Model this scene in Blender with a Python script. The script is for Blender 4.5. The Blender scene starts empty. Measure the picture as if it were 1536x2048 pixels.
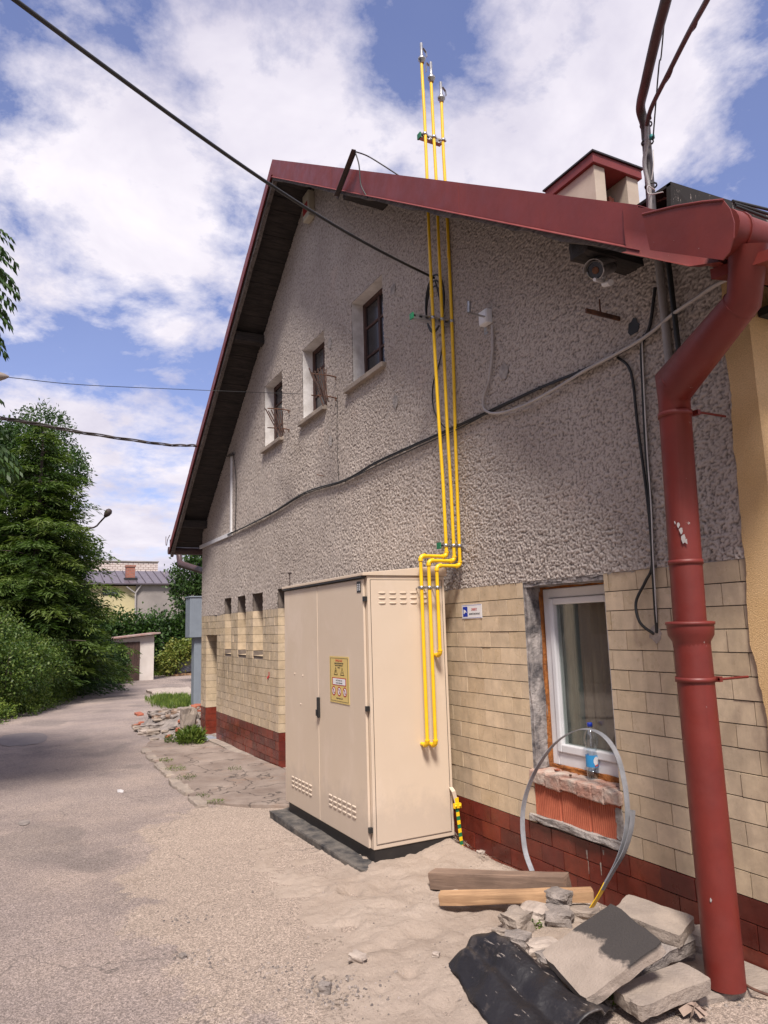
import bpy, bmesh, math, random
import numpy as np
from mathutils import Vector, Matrix, noise
random.seed(7)
C = bpy.context.scene.collection
R = math.radians
# ------------------------------------------------------------------ camera model
F = 1435.9
H = 1.6
yaw, pitch, roll = R(27.74896), R(9.04702), R(-1.69070)
fw = Vector((-math.cos(yaw)*math.cos(pitch), math.sin(yaw)*math.cos(pitch), math.sin(pitch)))
rt = fw.cross(Vector((0, 0, 1))).normalized(); up = rt.cross(fw)
rt2 = rt*math.cos(roll) + up*math.sin(roll); up2 = -rt*math.sin(roll) + up*math.cos(roll)
CAM = Vector((0, 0, H))
W = 3.10                     # y of the gable wall
def ray(x, y): return rt2*((x-768)/F) + up2*((1024-y)/F) + fw
def onY(x, y, Y): v = ray(x, y); return CAM + v*(Y/v.y)
def onX(x, y, X): v = ray(x, y); return CAM + v*(X/v.x)
def onZ(x, y, Z): v = ray(x, y); return CAM + v*((Z-H)/v.z)
def h(x): return 0.018*(max(x, -40)+3)
def G(x, y, dz=0):
    z = 0
    for i in range(40):
        P = onZ(x, y, z+dz); z = h(P.x)
    return P
cd = bpy.data.cameras.new('camera'); cam = bpy.data.objects.new('camera', cd); C.objects.link(cam)
cam.matrix_world = Matrix((( rt2.x, up2.x, -fw.x, 0), (rt2.y, up2.y, -fw.y, 0), (rt2.z, up2.z, -fw.z, H), (0, 0, 0, 1)))
cd.sensor_fit = 'HORIZONTAL'; cd.sensor_width = 36; cd.lens = F/1536*36; cd.clip_end = 2000; cd.clip_start = 0.05
bpy.context.scene.camera = cam

# ------------------------------------------------------------------ materials
class NT:
    def __init__(s, name):
        s.m = bpy.data.materials.new(name); s.m.use_nodes = True
        s.t = s.m.node_tree; s.b = s.t.nodes['Principled BSDF']; s.l = s.t.links
        s.co = s.t.nodes.new('ShaderNodeTexCoord').outputs['Object']
    def n(s, typ, **k):
        nd = s.t.nodes.new(typ)
        for a, v in k.items():
            if a.startswith('i_'): nd.inputs[a[2:].replace('_', ' ')].default_value = v
            else: setattr(nd, a, v)
        return nd
    def mapping(s, scale, rot=(0, 0, 0)):
        m = s.n('ShaderNodeMapping'); m.inputs['Scale'].default_value = scale; m.inputs['Rotation'].default_value = rot
        s.l.new(s.co, m.inputs['Vector']); return m.outputs[0]
    def noise(s, scale, detail=4, rough=.55, vec=None, dist=0):
        t = s.n('ShaderNodeTexNoise'); t.inputs['Scale'].default_value = scale; t.inputs['Detail'].default_value = detail
        t.inputs['Roughness'].default_value = rough; t.inputs['Distortion'].default_value = dist
        s.l.new(vec or s.co, t.inputs['Vector']); return t.outputs['Fac']
    def voro(s, scale, feature='F1', vec=None, out='Distance', rnd=1):
        t = s.n('ShaderNodeTexVoronoi', feature=feature); t.inputs['Scale'].default_value = scale; t.inputs['Randomness'].default_value = rnd
        s.l.new(vec or s.co, t.inputs['Vector']); return t.outputs[out]
    def ramp(s, fac, stops, interp='LINEAR'):
        r = s.n('ShaderNodeValToRGB'); r.color_ramp.interpolation = interp; e = r.color_ramp.elements
        while len(e) < len(stops): e.new(.5)
        for el, (p, c) in zip(e, stops):
            el.position = p; el.color = (c, c, c, 1) if isinstance(c, (int, float)) else (*c, 1)
        s.l.new(fac, r.inputs[0]); return r.outputs[0]
    def mix(s, fac, a, b, mode='MIX'):
        m = s.n('ShaderNodeMix', data_type='RGBA', blend_type=mode)
        for i, v in ((0, fac), (6, a), (7, b)):
            if hasattr(v, 'links') or hasattr(v, 'is_linked'): s.l.new(v, m.inputs[i])
            elif isinstance(v, (int, float)): m.inputs[i].default_value = v if i == 0 else (v, v, v, 1)
            else: m.inputs[i].default_value = (*v, 1)
        return m.outputs[2]
    def math(s, op, a, b=0, clamp=False):
        m = s.n('ShaderNodeMath', operation=op, use_clamp=clamp)
        for i, v in enumerate((a, b)):
            if isinstance(v, (int, float)): m.inputs[i].default_value = v
            else: s.l.new(v, m.inputs[i])
        return m.outputs[0]
    def attr(s, name='tint'):
        return s.n('ShaderNodeAttribute', attribute_name=name).outputs['Fac']
    def color(s, c):
        if isinstance(c, tuple): s.b.inputs['Base Color'].default_value = (*c, 1)
        else: s.l.new(c, s.b.inputs['Base Color'])
    def rough(s, r):
        if isinstance(r, (int, float)): s.b.inputs['Roughness'].default_value = r
        else: s.l.new(r, s.b.inputs['Roughness'])
    def bump(s, hgt, strength=.5, dist=.01):
        b = s.n('ShaderNodeBump'); b.inputs['Strength'].default_value = strength; b.inputs['Distance'].default_value = dist
        if s.b.inputs['Normal'].is_linked: s.l.new(s.b.inputs['Normal'].links[0].from_socket, b.inputs['Normal'])
        s.l.new(hgt, b.inputs['Height']); s.l.new(b.outputs[0], s.b.inputs['Normal'])

def simple(name, c1, c2=None, scale=8, rough=.6, bump=.15, bs=60, bd=.002, metal=0, spec=.5, tint=0):
    n = NT(name); c2 = c2 or tuple(v*.75 for v in c1)
    f = n.ramp(n.noise(scale, 6, .6), [(.35, 0.0), (.65, 1.0)])
    col = n.mix(f, c2, c1)
    if tint:
        col = n.mix(1.0, col, n.ramp(n.attr(), [(0, 1-tint), (1, 1+tint*.2)]), 'MULTIPLY')
    n.color(col)
    n.rough(n.math('MULTIPLY_ADD', n.noise(scale*3, 4), .25) if False else rough)
    n.b.inputs['Metallic'].default_value = metal; n.b.inputs['Specular IOR Level'].default_value = spec
    if bump: n.bump(n.noise(bs, 5, .6), bump, bd)
    return n.m
M = {}
def plaster():
    n = NT('roughcast_plaster')
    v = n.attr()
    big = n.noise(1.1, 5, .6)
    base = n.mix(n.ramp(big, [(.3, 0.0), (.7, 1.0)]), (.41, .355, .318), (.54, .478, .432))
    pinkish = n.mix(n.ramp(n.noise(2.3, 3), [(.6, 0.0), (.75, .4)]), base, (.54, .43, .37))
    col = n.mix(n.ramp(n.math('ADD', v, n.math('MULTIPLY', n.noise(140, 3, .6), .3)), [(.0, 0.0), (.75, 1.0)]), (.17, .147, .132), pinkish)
    st = n.ramp(n.noise(3, 5, .6, n.mapping((2.2, 1, .25))), [(.58, 0.0), (.85, .4)])
    col = n.mix(st, col, (.26, .22, .20))
    n.color(col); n.rough(.95); n.b.inputs['Specular IOR Level'].default_value = .15
    n.bump(n.noise(170, 4, .7), .8, .004)
    return n.m
M['plaster'] = plaster()
def tile(name, cs, tint_lo, rough, dirt=.35):
    n = NT(name)
    a = n.attr()
    base = n.ramp(a, [(i/(len(cs)-1), c) for i, c in enumerate(cs)])
    bl = n.ramp(n.noise(9, 6, .65), [(.35, tint_lo), (.7, 1.0)])
    col = n.mix(1.0, base, bl, 'MULTIPLY')
    streak = n.ramp(n.noise(2.6, 6, .6, n.mapping((3.5, 3.5, .35))), [(.5, 0.0), (.78, dirt)])
    col = n.mix(streak, col, tuple(v*.33 for v in cs[0]))
    sp = n.ramp(n.noise(120, 2), [(.70, 0.0), (.76, .5)])
    col = n.mix(sp, col, tuple(v*.4 for v in cs[0]))
    if name == 'cream_clinker':
        s3 = n.n('ShaderNodeSeparateXYZ'); n.l.new(n.co, s3.inputs[0]); X_, Z_ = s3.outputs['X'], s3.outputs['Z']   # object x = world x + 7.57
        mx = n.math('MULTIPLY', n.ramp(n.math('MULTIPLY', n.math('ADD', X_, 4.1), .5), [(0, 0.0), (.1, 1.0), (.95, 1.0), (1.0, 0.0)]), n.ramp(Z_, [(.45, 0.0), (1.0, 1.0)]))
        mx = n.math('MULTIPLY', mx, n.math('LESS_THAN', Z_, 1.25))
        stn = n.ramp(n.noise(4.5, 5, .65, n.mapping((3.2, 3.2, .12))), [(.48, 0.0), (.66, .75)])
        col = n.mix(n.math('MULTIPLY', stn, mx), col, (.17, .125, .095))
        rx = n.ramp(n.math('MULTIPLY', n.math('ADD', X_, -4.4), .8), [(.2, 0.0), (.75, .75)])
        rs_ = n.ramp(n.noise(5, 7, .7, n.mapping((1, 1, .5))), [(.40, 0.0), (.65, 1.0)])
        col = n.mix(n.math('MULTIPLY', rx, rs_), col, (.27, .205, .155))
    n.color(col); n.rough(n.ramp(n.noise(14, 4), [(.3, rough-.1), (.7, rough+.18)]))
    n.bump(n.noise(26, 4), .25, .003); n.bump(n.noise(150, 3), .15, .001)
    return n.m
M['cream'] = tile('cream_clinker', [(.56, .435, .295), (.65, .515, .355), (.58, .465, .335), (.71, .565, .40)], .74, .30)
M['red'] = tile('red_clinker', [(.11, .024, .018), (.17, .032, .020), (.25, .045, .024), (.14, .024, .02)], .6, .32, .3)
M['mortar'] = simple('dark_mortar', (.20, .165, .14), (.11, .09, .08), 12, .95, .5, 90, .004)
M['mortar_light'] = simple('pale_mortar', (.42, .38, .35), (.22, .2, .19), 14, .95, .9, 50, .012)
M['cream_paint'] = None
def cabinet_mat():
    n = NT('cream_powder_coat')
    f = n.ramp(n.noise(1.6, 5, .6), [(.4, 0.0), (.7, 1.0)])
    col = n.mix(f, (.57, .465, .36), (.60, .495, .39))
    sm = n.ramp(n.noise(3.1, 5, .7, n.mapping((1, 1, .5)), .8), [(.54, 0.0), (.72, .6)])
    col = n.mix(sm, col, (.66, .55, .46))
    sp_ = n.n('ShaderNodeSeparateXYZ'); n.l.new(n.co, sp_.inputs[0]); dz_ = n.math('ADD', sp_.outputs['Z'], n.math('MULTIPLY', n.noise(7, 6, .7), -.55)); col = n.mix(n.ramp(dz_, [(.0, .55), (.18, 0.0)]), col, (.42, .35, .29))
    n.color(col); n.rough(n.ramp(n.noise(5, 4), [(.3, .38), (.7, .55)])); n.b.inputs['Specular IOR Level'].default_value = .35
    n.bump(n.noise(420, 2), .06, .0006); n.bump(n.noise(1.4, 2), .25, .01)
    return n.m
M['cab'] = cabinet_mat()
def painted(name, c, c2, chips=.0, rough=.45):
    n = NT(name)
    col = n.mix(n.ramp(n.noise(3, 6, .65), [(.35, 0.0), (.7, 1.0)]), c2, c)
    st = n.ramp(n.noise(5, 5, .6, n.mapping((4, 4, .5))), [(.55, 0.0), (.8, .35)])
    col = n.mix(st, col, tuple(v*.5 for v in c))
    if chips:
        ch = n.ramp(n.noise(16, 5, .7), [(.70, 0.0), (.71, 1.0)])
        col = n.mix(ch, col, (.33, .30, .28))
    n.color(col); n.rough(n.ramp(n.noise(9, 4), [(.3, rough-.08), (.7, rough+.15)]))
    n.bump(n.noise(7, 4), .35, .006); n.bump(n.noise(120, 3), .12, .001)
    return n.m
M['redmetal'] = painted('red_roof_metal', (.185, .027, .024), (.14, .021, .020), 0, .5)
M['redold'] = painted('red_painted_gutter', (.17, .020, .013), (.12, .014, .010), 1, .5)
M['brownpipe'] = painted('brown_pipe', (.07, .035, .035), (.05, .028, .028), 0, .4)
def wood(name, c1, c2, s=1, axis='x', rough=.85):
    n = NT(name)
    sc = {'x': (1.2, 14, 14), 'y': (14, 1.2, 14), 'z': (14, 14, 1.2)}[axis]
    v = n.mapping(tuple(q*s for q in sc))
    g = n.noise(3, 7, .7, v, 1.2)
    col = n.mix(n.ramp(g, [(.35, 0.0), (.65, 1.0)]), c2, c1)
    col = n.mix(n.ramp(n.noise(4, 4), [(.45, 0.0), (.75, .5)]), col, tuple(q*.6 for q in c2))
    n.color(col); n.rough(rough); n.bump(g, .6, .004)
    return n.m
M['darkwood_x'] = wood('dark_weathered_wood', (.055, .045, .040), (.018, .015, .014), 1, 'x')
M['darkwood_y'] = wood('dark_weathered_boards', (.05, .040, .036), (.014, .012, .012), 1, 'y')
M['blackwood'] = wood('rough_black_wood', (.022, .018, .017), (.010, .009, .009), 1, 'x')  # near-black wood tone for the boards under the right eave
M['greywood'] = wood('grey_split_wood', (.20, .17, .155), (.05, .042, .04), 1, 'x')
M['timber'] = wood('weathered_timber', (.26, .175, .125), (.15, .10, .075), .8, 'x')
M['timber2'] = wood('fresh_timber', (.46, .29, .16), (.28, .16, .085), .8, 'x')
M['winwood'] = wood('peeling_brown_frame', (.11, .055, .045), (.04, .022, .02), 2, 'z')
M['shedwood'] = wood('brown_shed_door', (.10, .055, .042), (.035, .02, .018), .5, 'z')
def glass_mat(name, base, mixf):
    n = NT(name); t = n.t
    tr = n.n('ShaderNodeBsdfTransparent'); tr.inputs[0].default_value = (*base, 1)
    gl = n.n('ShaderNodeBsdfGlossy'); gl.inputs['Roughness'].default_value = .02; gl.inputs[0].default_value = (.9, .9, .9, 1)
    fr = n.n('ShaderNodeLayerWeight'); fr.inputs[0].default_value = .5; fz = n.math('MULTIPLY', n.math('POWER', fr.outputs['Facing'], 4.0), .9)
    ms = n.n('ShaderNodeMixShader'); n.l.new(n.math('ADD', fz, mixf+.03, True), ms.inputs[0])
    n.l.new(tr.outputs[0], ms.inputs[1]); n.l.new(gl.outputs[0], ms.inputs[2])
    n.l.new(ms.outputs[0], t.nodes['Material Output'].inputs['Surface'])
    return n.m
M['glass'] = glass_mat('window_glass', (.78, .82, .8), .05)
M['darkglass'] = simple('dusty_dark_glass', (.030, .030, .034), (.018, .018, .022), 6, .22, .1, 5, .002)
M['petglass'] = glass_mat('clear_bottle_plastic', (.86, .92, .96), .10)
M['water'] = glass_mat('water_in_bottle', (.80, .90, .96), .02)
M['white'] = simple('white_plastic', (.74, .74, .76), (.66, .66, .67), 5, .35, .05)
M['whitewash'] = simple('flaking_white_reveal', (.72, .70, .69), (.50, .47, .45), 6, .9, .5, 40, .005)
M['black'] = simple('black_plastic', (.014, .014, .015), (.022, .022, .022), 5, .45, .1)
M['blackpaint'] = simple('black_painted_plinth', (.012, .011, .012), (.022, .020, .020), 7, .5, .3, 30, .004)
M['padtop'] = simple('bitumen_coated_pad', (.03, .029, .031), (.13, .115, .10), 9, .9, 1, 30, .012)
M['cable'] = simple('black_cable', (.012, .012, .012), (.02, .02, .02), 5, .55, 0)
M['greycable'] = simple('grey_cable', (.33, .31, .30), (.26, .24, .23), 9, .5, 0)
M['whitecable'] = simple('white_cable', (.62, .60, .58), (.5, .48, .46), 9, .5, 0)
M['palecable'] = simple('pale_grey_cable', (.42, .39, .37), (.34, .31, .30), 9, .5, 0)
M['hose'] = simple('brown_conduit', (.06, .045, .045), (.035, .03, .03), 9, .5, .2, 20)
M['yellow'] = simple('yellow_gas_paint', (.83, .52, .012), (.76, .46, .01), 9, .38, .15, 20, .003)
M['zinc'] = simple('galvanised_steel', (.48, .48, .49), (.33, .33, .34), 25, .35, .1, metal=.85)
M['band'] = simple('galvanised_flat_band', (.34, .35, .38), (.24, .25, .27), 14, .5, .1, metal=.4)
M['green'] = simple('green_paint', (.01, .17, .07), (.01, .12, .05), 9, .5, .05)
M['rust'] = simple('rusty_iron', (.15, .065, .035), (.05, .025, .02), 18, .9, .6, 60, .003)
M['rustdark'] = simple('dark_rust', (.085, .038, .024), (.03, .017, .014), 22, .9, .6, 60, .003)
M['darkiron'] = simple('dark_iron', (.03, .022, .022), (.05, .03, .028), 18, .7, .3)
M['concrete'] = simple('old_concrete', (.32, .265, .22), (.21, .175, .15), 5, .95, .9, 70, .008)
M['concrete_dark'] = simple('broken_concrete', (.29, .25, .225), (.15, .13, .12), 9, .95, 1, 45, .015)
M['whitestone'] = simple('pale_rubble', (.42, .355, .305), (.27, .225, .195), 9, .95, .8, 60, .008)
M['rubbrown'] = simple('brown_rubble', (.25, .17, .125), (.15, .105, .08), 9, .95, .8, 60, .008)
M['brickred'] = simple('broken_brick', (.36, .11, .06), (.24, .075, .045), 12, .95, .6, 60, .005)
def felt():
    n = NT('black_roofing_felt')
    f = n.ramp(n.noise(5, 7, .7), [(.55, 0.0), (.72, .8)])
    col = n.mix(f, (.009, .008, .010), (.11, .09, .078))
    sc = n.ramp(n.noise(6, 5, .6, n.mapping((1.2, 9, 9), (0, 0, .35))), [(.64, 0.0), (.70, .8)])
    col = n.mix(sc, col, (.30, .26, .23))
    n.color(col); n.rough(.5); n.bump(n.noise(9, 4), .6, .02); n.bump(n.noise(220, 3), .4, .001)
    return n.m
M['felt'] = felt()
def stained():
    n = NT('paver_with_tar_stain'); sep = n.n('ShaderNodeSeparateXYZ'); n.l.new(n.co, sep.inputs[0])
    base = n.mix(n.ramp(n.noise(6, 6, .6), [(.35, 0.0), (.7, 1.0)]), (.25, .205, .17), (.34, .28, .235))
    v = n.math('ADD', sep.outputs['X'], n.math('MULTIPLY', n.noise(5, 6, .65), .35))
    v = n.math('ADD', v, n.math('MULTIPLY', sep.outputs['Y'], .15))
    f = n.ramp(v, [(.165, 0.0), (.20, .93)])
    top = n.ramp(n.math('ADD', sep.outputs['Z'], .02), [(.0, 0.0), (.014, 1.0)])
    col = n.mix(n.math('MULTIPLY', f, top), base, (.022, .02, .021))
    n.color(col); n.rough(.95); n.bump(n.noise(90, 5, .65), .9, .006)
    return n.m
M['stain'] = stained()
def road_mat():
    n = NT('dusty_asphalt')
    sep = n.n('ShaderNodeSeparateXYZ'); n.l.new(n.co, sep.inputs[0])
    agg = n.voro(160, 'F1', out='Color'); agg2 = n.ramp(n.noise(75, 5, .8), [(.3, .45), (.72, 1.3)])
    base = n.mix(n.ramp(n.noise(.55, 6, .6), [(.35, 0.0), (.7, 1.0)]), (.25, .205, .188), (.345, .283, .255))
    dust = n.ramp(n.noise(1.1, 7, .68), [(.46, 0.0), (.66, .6)])
    base = n.mix(dust, base, (.38, .305, .26))
    patch = n.ramp(n.noise(.35, 3, .5, n.mapping((1.0, 1.7, 1))), [(.60, 0.0), (.62, .35)])
    base = n.mix(patch, base, (.155, .135, .125))
    # sand drag near the house (x in -9..-1, y .2..3)
    dx = n.math('MULTIPLY', n.math('ADD', sep.outputs['X'], 4.6), .33); dy = n.math('MULTIPLY', n.math('ADD', sep.outputs['Y'], -2.3), .62)
    rr = n.math('ADD', n.math('POWER', n.math('ABSOLUTE', dx), 2), n.math('POWER', n.math('ABSOLUTE', dy), 2))
    rr = n.math('ADD', rr, n.math('MULTIPLY', n.math('SUBTRACT', n.noise(1.7, 6, .7), .5), 1.6))
    sf = n.ramp(rr, [(.9, 1.0), (2.4, 0.0)])
    base = n.mix(sf, base, (.39, .315, .262))
    brown = n.ramp(n.noise(1.9, 5, .6), [(.62, 0.0), (.8, .5)])
    base = n.mix(brown, base, (.22, .165, .125))
    vs_ = n.n('ShaderNodeSeparateColor'); n.l.new(n.voro(185, 'F1', out='Color'), vs_.inputs[0]); agg3 = n.ramp(vs_.outputs[0], [(0, .58), (.5, .98), (1, 1.36)])
    vs2 = n.n('ShaderNodeSeparateColor'); n.l.new(n.voro(85, 'F1', out='Color'), vs2.inputs[0]); agg4 = n.ramp(vs2.outputs[1], [(0, .86), (.5, 1.0), (1, 1.12)])
    col = n.mix(1.0, n.mix(1.0, n.mix(.9, base, n.mix(1.0, base, agg2, 'MULTIPLY')), agg3, 'MULTIPLY'), agg4, 'MULTIPLY')
    wa_ = n.n('ShaderNodeVectorMath', operation='ADD'); n.l.new(n.co, wa_.inputs[0]); wn_ = n.n('ShaderNodeTexNoise'); wn_.inputs['Scale'].default_value = 1.8; wn_.inputs['Detail'].default_value = 7; n.l.new(n.co, wn_.inputs['Vector']); n.l.new(wn_.outputs['Color'], wa_.inputs[1]); wrp = wa_.outputs[0]
    crack = n.ramp(n.voro(.8, 'DISTANCE_TO_EDGE', wrp), [(0, 1.0), (.007, 0.0)])
    cm = n.ramp(n.noise(.6, 2), [(.48, 0.0), (.6, .75)])
    col = n.mix(n.math('MULTIPLY', crack, cm), col, (.08, .07, .065))
    white = n.ramp(n.noise(130, 2, .5), [(.70, 0.0), (.74, .6)])
    col = n.mix(white, col, (.34, .29, .26))
    n.color(col); n.rough(.95); n.b.inputs['Specular IOR Level'].default_value = .2
    n.bump(n.noise(90, 5, .75), 1.0, .009); n.bump(n.noise(6, 5), .5, .02)
    return n.m
M['road'] = road_mat()
def sand_mat():
    n = NT('sand')
    f = n.ramp(n.noise(2.2, 7, .65), [(.35, 0.0), (.7, 1.0)])
    col = n.mix(f, (.335, .27, .222), (.415, .343, .288))
    col = n.mix(n.ramp(n.noise(1.3, 4, .6), [(.58, 0.0), (.78, .45)]), col, (.28, .215, .168))
    g = n.noise(230, 3, .7)
    col = n.mix(1.0, col, n.ramp(g, [(.25, .8), (.75, 1.12)]), 'MULTIPLY')
    col = n.mix(n.ramp(n.noise(48, 3, .6), [(.70, 0.0), (.76, .6)]), col, (.2, .17, .15))
    n.color(col); n.rough(1); n.b.inputs['Specular IOR Level'].default_value = .1
    n.bump(g, .8, .003); n.bump(n.noise(38, 6, .75), .9, .014); n.bump(n.noise(9, 3, .6), .5, .03)
    cv = n.math('ADD', n.attr('cover'), n.math('MULTIPLY', n.math('SUBTRACT', n.noise(55, 6, .8), .5), 1.5))
    cv = n.math('ADD', cv, n.math('MULTIPLY', n.math('SUBTRACT', n.noise(6, 5, .7), .5), 1.2))
    n.l.new(n.ramp(cv, [(.42, 0.0), (.58, 1.0)]), n.b.inputs['Alpha'])
    return n.m
M['sand'] = sand_mat()
M['soil'] = simple('grassy_soil', (.10, .11, .045), (.13, .10, .07), 1.2, 1, .8, 20, .03)
M['pave'] = None
def pave_mat():
    n = NT('cracked_pavement_concrete')
    base = n.mix(n.ramp(n.noise(1.8, 7, .65), [(.35, 0.0), (.65, 1.0)]), (.16, .12, .10), (.29, .235, .20))
    base = n.mix(n.ramp(n.noise(3.2, 5, .6), [(.55, 0.0), (.75, .6)]), base, (.25, .15, .095))
    w = n.mapping((1, 1, 1)); 
    wv = n.n('ShaderNodeVectorMath', operation='ADD'); n.l.new(n.co, wv.inputs[0]); nz_ = n.n('ShaderNodeTexNoise'); nz_.inputs['Scale'].default_value = 2.2; nz_.inputs['Detail'].default_value = 6; n.l.new(n.co, nz_.inputs['Vector']); n.l.new(nz_.outputs['Color'], wv.inputs[1])
    crack = n.ramp(n.voro(1.1, 'DISTANCE_TO_EDGE', wv.outputs[0]), [(0, 1.0), (.012, 0.0)])
    base = n.mix(n.math('MULTIPLY', crack, .8), base, (.05, .042, .038))
    n.color(base); n.rough(.95); n.bump(n.noise(60, 6, .7), .9, .01); n.bump(n.math('SUBTRACT', 1.0, crack), .8, .02)
    return n.m
M['pave'] = pave_mat()
def leafmat(name, cs, trans=.25):
    n = NT(name); col = n.ramp(n.attr(), [(i/(len(cs)-1), c) for i, c in enumerate(cs)])
    n.color(col); n.rough(.5); n.b.inputs['Specular IOR Level'].default_value = .3
    tl = n.n('ShaderNodeBsdfTranslucent'); n.l.new(n.mix(1.0, col, (1.3, 1.5, .7), 'MULTIPLY'), tl.inputs[0])
    ms = n.n('ShaderNodeMixShader'); ms.inputs[0].default_value = trans
    n.l.new(n.b.outputs[0], ms.inputs[1]); n.l.new(tl.outputs[0], ms.inputs[2])
    n.l.new(ms.outputs[0], n.t.nodes['Material Output'].inputs['Surface'])
    return n.m
M['leaf_larch'] = leafmat('larch_foliage', [(.024, .045, .013), (.042, .078, .017), (.078, .118, .025), (.12, .155, .038)])
M['leaf_dark'] = leafmat('dark_leaves', [(.022, .05, .015), (.04, .08, .02), (.06, .11, .028)])
M['leaf_mid'] = leafmat('mid_leaves', [(.03, .06, .014), (.055, .10, .02), (.09, .14, .028), (.13, .17, .038)])
M['leaf_bright'] = leafmat('bright_leaves', [(.05, .095, .018), (.10, .15, .026), (.16, .21, .04)])
M['leaf_yellow'] = leafmat('yellowish_leaves', [(.09, .13, .025), (.16, .19, .04), (.22, .21, .05)])
M['bark'] = simple('bark', (.09, .07, .055), (.05, .04, .032), 12, .95, .9, 20, .02)
M['stonegrey'] = simple('grey_rubble_heap', (.27, .24, .235), (.12, .11, .11), 7, .95, 1, 9, .1)
M['tarp'] = simple('crumpled_grey_wrap', (.20, .21, .25), (.08, .08, .10), 4, .35, 1, 6, .15)
M['greymetal'] = painted('blue_grey_sheet_metal', (.20, .235, .27), (.17, .20, .235), 0, .5)
M['shedwhite'] = simple('whitewashed_render', (.62, .57, .53), (.52, .47, .43), 1.2, .95, .3, 30, .01)
M['rustroof'] = simple('rusty_sheet_roof', (.25, .10, .07), (.33, .27, .25), 2.5, .8, .3, 20)
M['housegrey'] = simple('grey_cement_render', (.30, .27, .25), (.20, .18, .17), .5, .95, .3, 5, .02)
M['houseyellow'] = simple('pale_yellow_render', (.52, .45, .25), (.42, .37, .22), .5, .95, .3, 5, .02)
M['metalroof'] = painted('brown_violet_sheet_roof', (.12, .10, .12), (.09, .075, .09), 0, .35)
M['whitebrick'] = None
def brickmat(name, c1, c2, mo, sc, w, hh):
    n = NT(name); b = n.n('ShaderNodeTexBrick'); b.inputs['Scale'].default_value = sc
    mp = n.n('ShaderNodeMapping'); mp.inputs['Rotation'].default_value = (R(90), 0, R(90)); n.l.new(n.co, mp.inputs[0])
    cx = n.n('ShaderNodeSeparateXYZ'); n.l.new(n.co, cx.inputs[0]); cb = n.n('ShaderNodeCombineXYZ')
    n.l.new(n.math('ADD', cx.outputs[0], cx.outputs[1]), cb.inputs[0]); n.l.new(cx.outputs[2], cb.inputs[1])
    n.l.new(cb.outputs[0], b.inputs['Vector'])
    b.inputs['Color1'].default_value = (*c1, 1); b.inputs['Color2'].default_value = (*c2, 1); b.inputs['Mortar'].default_value = (*mo, 1)
    b.inputs['Brick Width'].default_value = w; b.inputs['Row Height'].default_value = hh; b.inputs['Mortar Size'].default_value = .035*hh/.25
    n.color(b.outputs['Color']); n.rough(.9); n.bump(b.outputs['Fac'], .3, -.01)
    return n.m
M['whitebrick'] = brickmat('white_brick', (.52, .45, .42), (.60, .53, .50), (.26, .2, .18), 1, .55, .25)
M['chimbrick'] = brickmat('chimney_brick', (.34, .11, .07), (.26, .08, .05), (.20, .15, .13), 1, .3, .12)
M['stucco'] = simple('beige_chimney_stucco', (.44, .38, .31), (.37, .31, .25), 2.5, .95, .3, 50, .004)
def yellow_render():
    n = NT('yellow_render')
    col = n.mix(n.ramp(n.noise(2, 5), [(.35, 0.0), (.7, 1.0)]), (.60, .39, .18), (.68, .47, .25))
    g = n.noise(170, 3, .7); col = n.mix(1.0, col, n.ramp(g, [(.3, .75), (.7, 1.1)]), 'MULTIPLY')
    n.color(col); n.rough(.95); n.bump(g, 1, .006); return n.m
M['yrender'] = yellow_render()
def board_mat():
    n = NT('weathered_black_board'); f = n.ramp(n.noise(9, 7, .75, n.mapping((1, 2.2, .7))), [(.60, 0.0), (.64, 1.0)]); n.color(n.mix(f, (.012, .010, .010), (.24, .21, .19))); n.rough(.9); return n.m
def infill():
    n = NT('ribbed_hollow_brick')
    sep = n.n('ShaderNodeSeparateXYZ'); n.l.new(n.co, sep.inputs[0])
    col = n.mix(n.ramp(n.noise(7, 6, .65), [(.35, 0.0), (.7, 1.0)]), (.38, .095, .05), (.50, .15, .08))
    col = n.mix(n.ramp(n.noise(22, 5, .7), [(.66, 0.0), (.72, .8)]), col, (.38, .33, .29))
    n.color(col); n.rough(.9); n.bump(n.noise(80, 4), .5, .003); return n.m
M['infill'] = infill()
M['foam'] = simple('orange_foam', (.42, .15, .03), (.20, .07, .02), 14, .9, 1, 40, .015)
M['curtain'] = simple('brown_curtain', (.52, .36, .29), (.42, .29, .23), 2, .95, .3, 20, .01)
M['roomdark'] = simple('dark_room', (.04, .035, .032), (.03, .025, .025), 2, .95, 0)
M['signyellow'] = simple('yellow_sign_sheet', (.62, .47, .16), (.58, .43, .15), 5, .4, .03)
M['signwhite'] = simple('white_sign_sheet', (.72, .72, .74), (.68, .68, .70), 5, .4, .03)
M['signred'] = simple('red_print', (.42, .02, .02), (.40, .02, .02), 5, .5, 0)
M['signblack'] = simple('black_print', (.02, .02, .02), (.025, .025, .025), 5, .5, 0)
M['signblue'] = simple('blue_print', (.01, .035, .35), (.01, .035, .33), 5, .5, 0)
M['labelblue'] = simple('light_blue_label', (.03, .30, .62), (.03, .26, .58), 5, .5, 0)
M['capblue'] = simple('blue_cap', (.01, .04, .42), (.01, .04, .38), 5, .4, 0)
M['lens'] = simple('lens_glass', (.02, .03, .05), (.01, .012, .02), 30, .08, 0)
M['grate'] = simple('galvanised_grating', (.28, .31, .36), (.18, .2, .23), 20, .6, .3)
M['lidpaper'] = simple('dry_leaf_litter', (.33, .25, .20), (.22, .16, .13), 9, .9, .6, 20, .01)
M['teal'] = simple('teal_clip', (.02, .25, .25), None, 5, .5, 0)
M['lampred'] = simple('red_siren_panel', (.30, .02, .02), None, 5, .4, 0)

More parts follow.
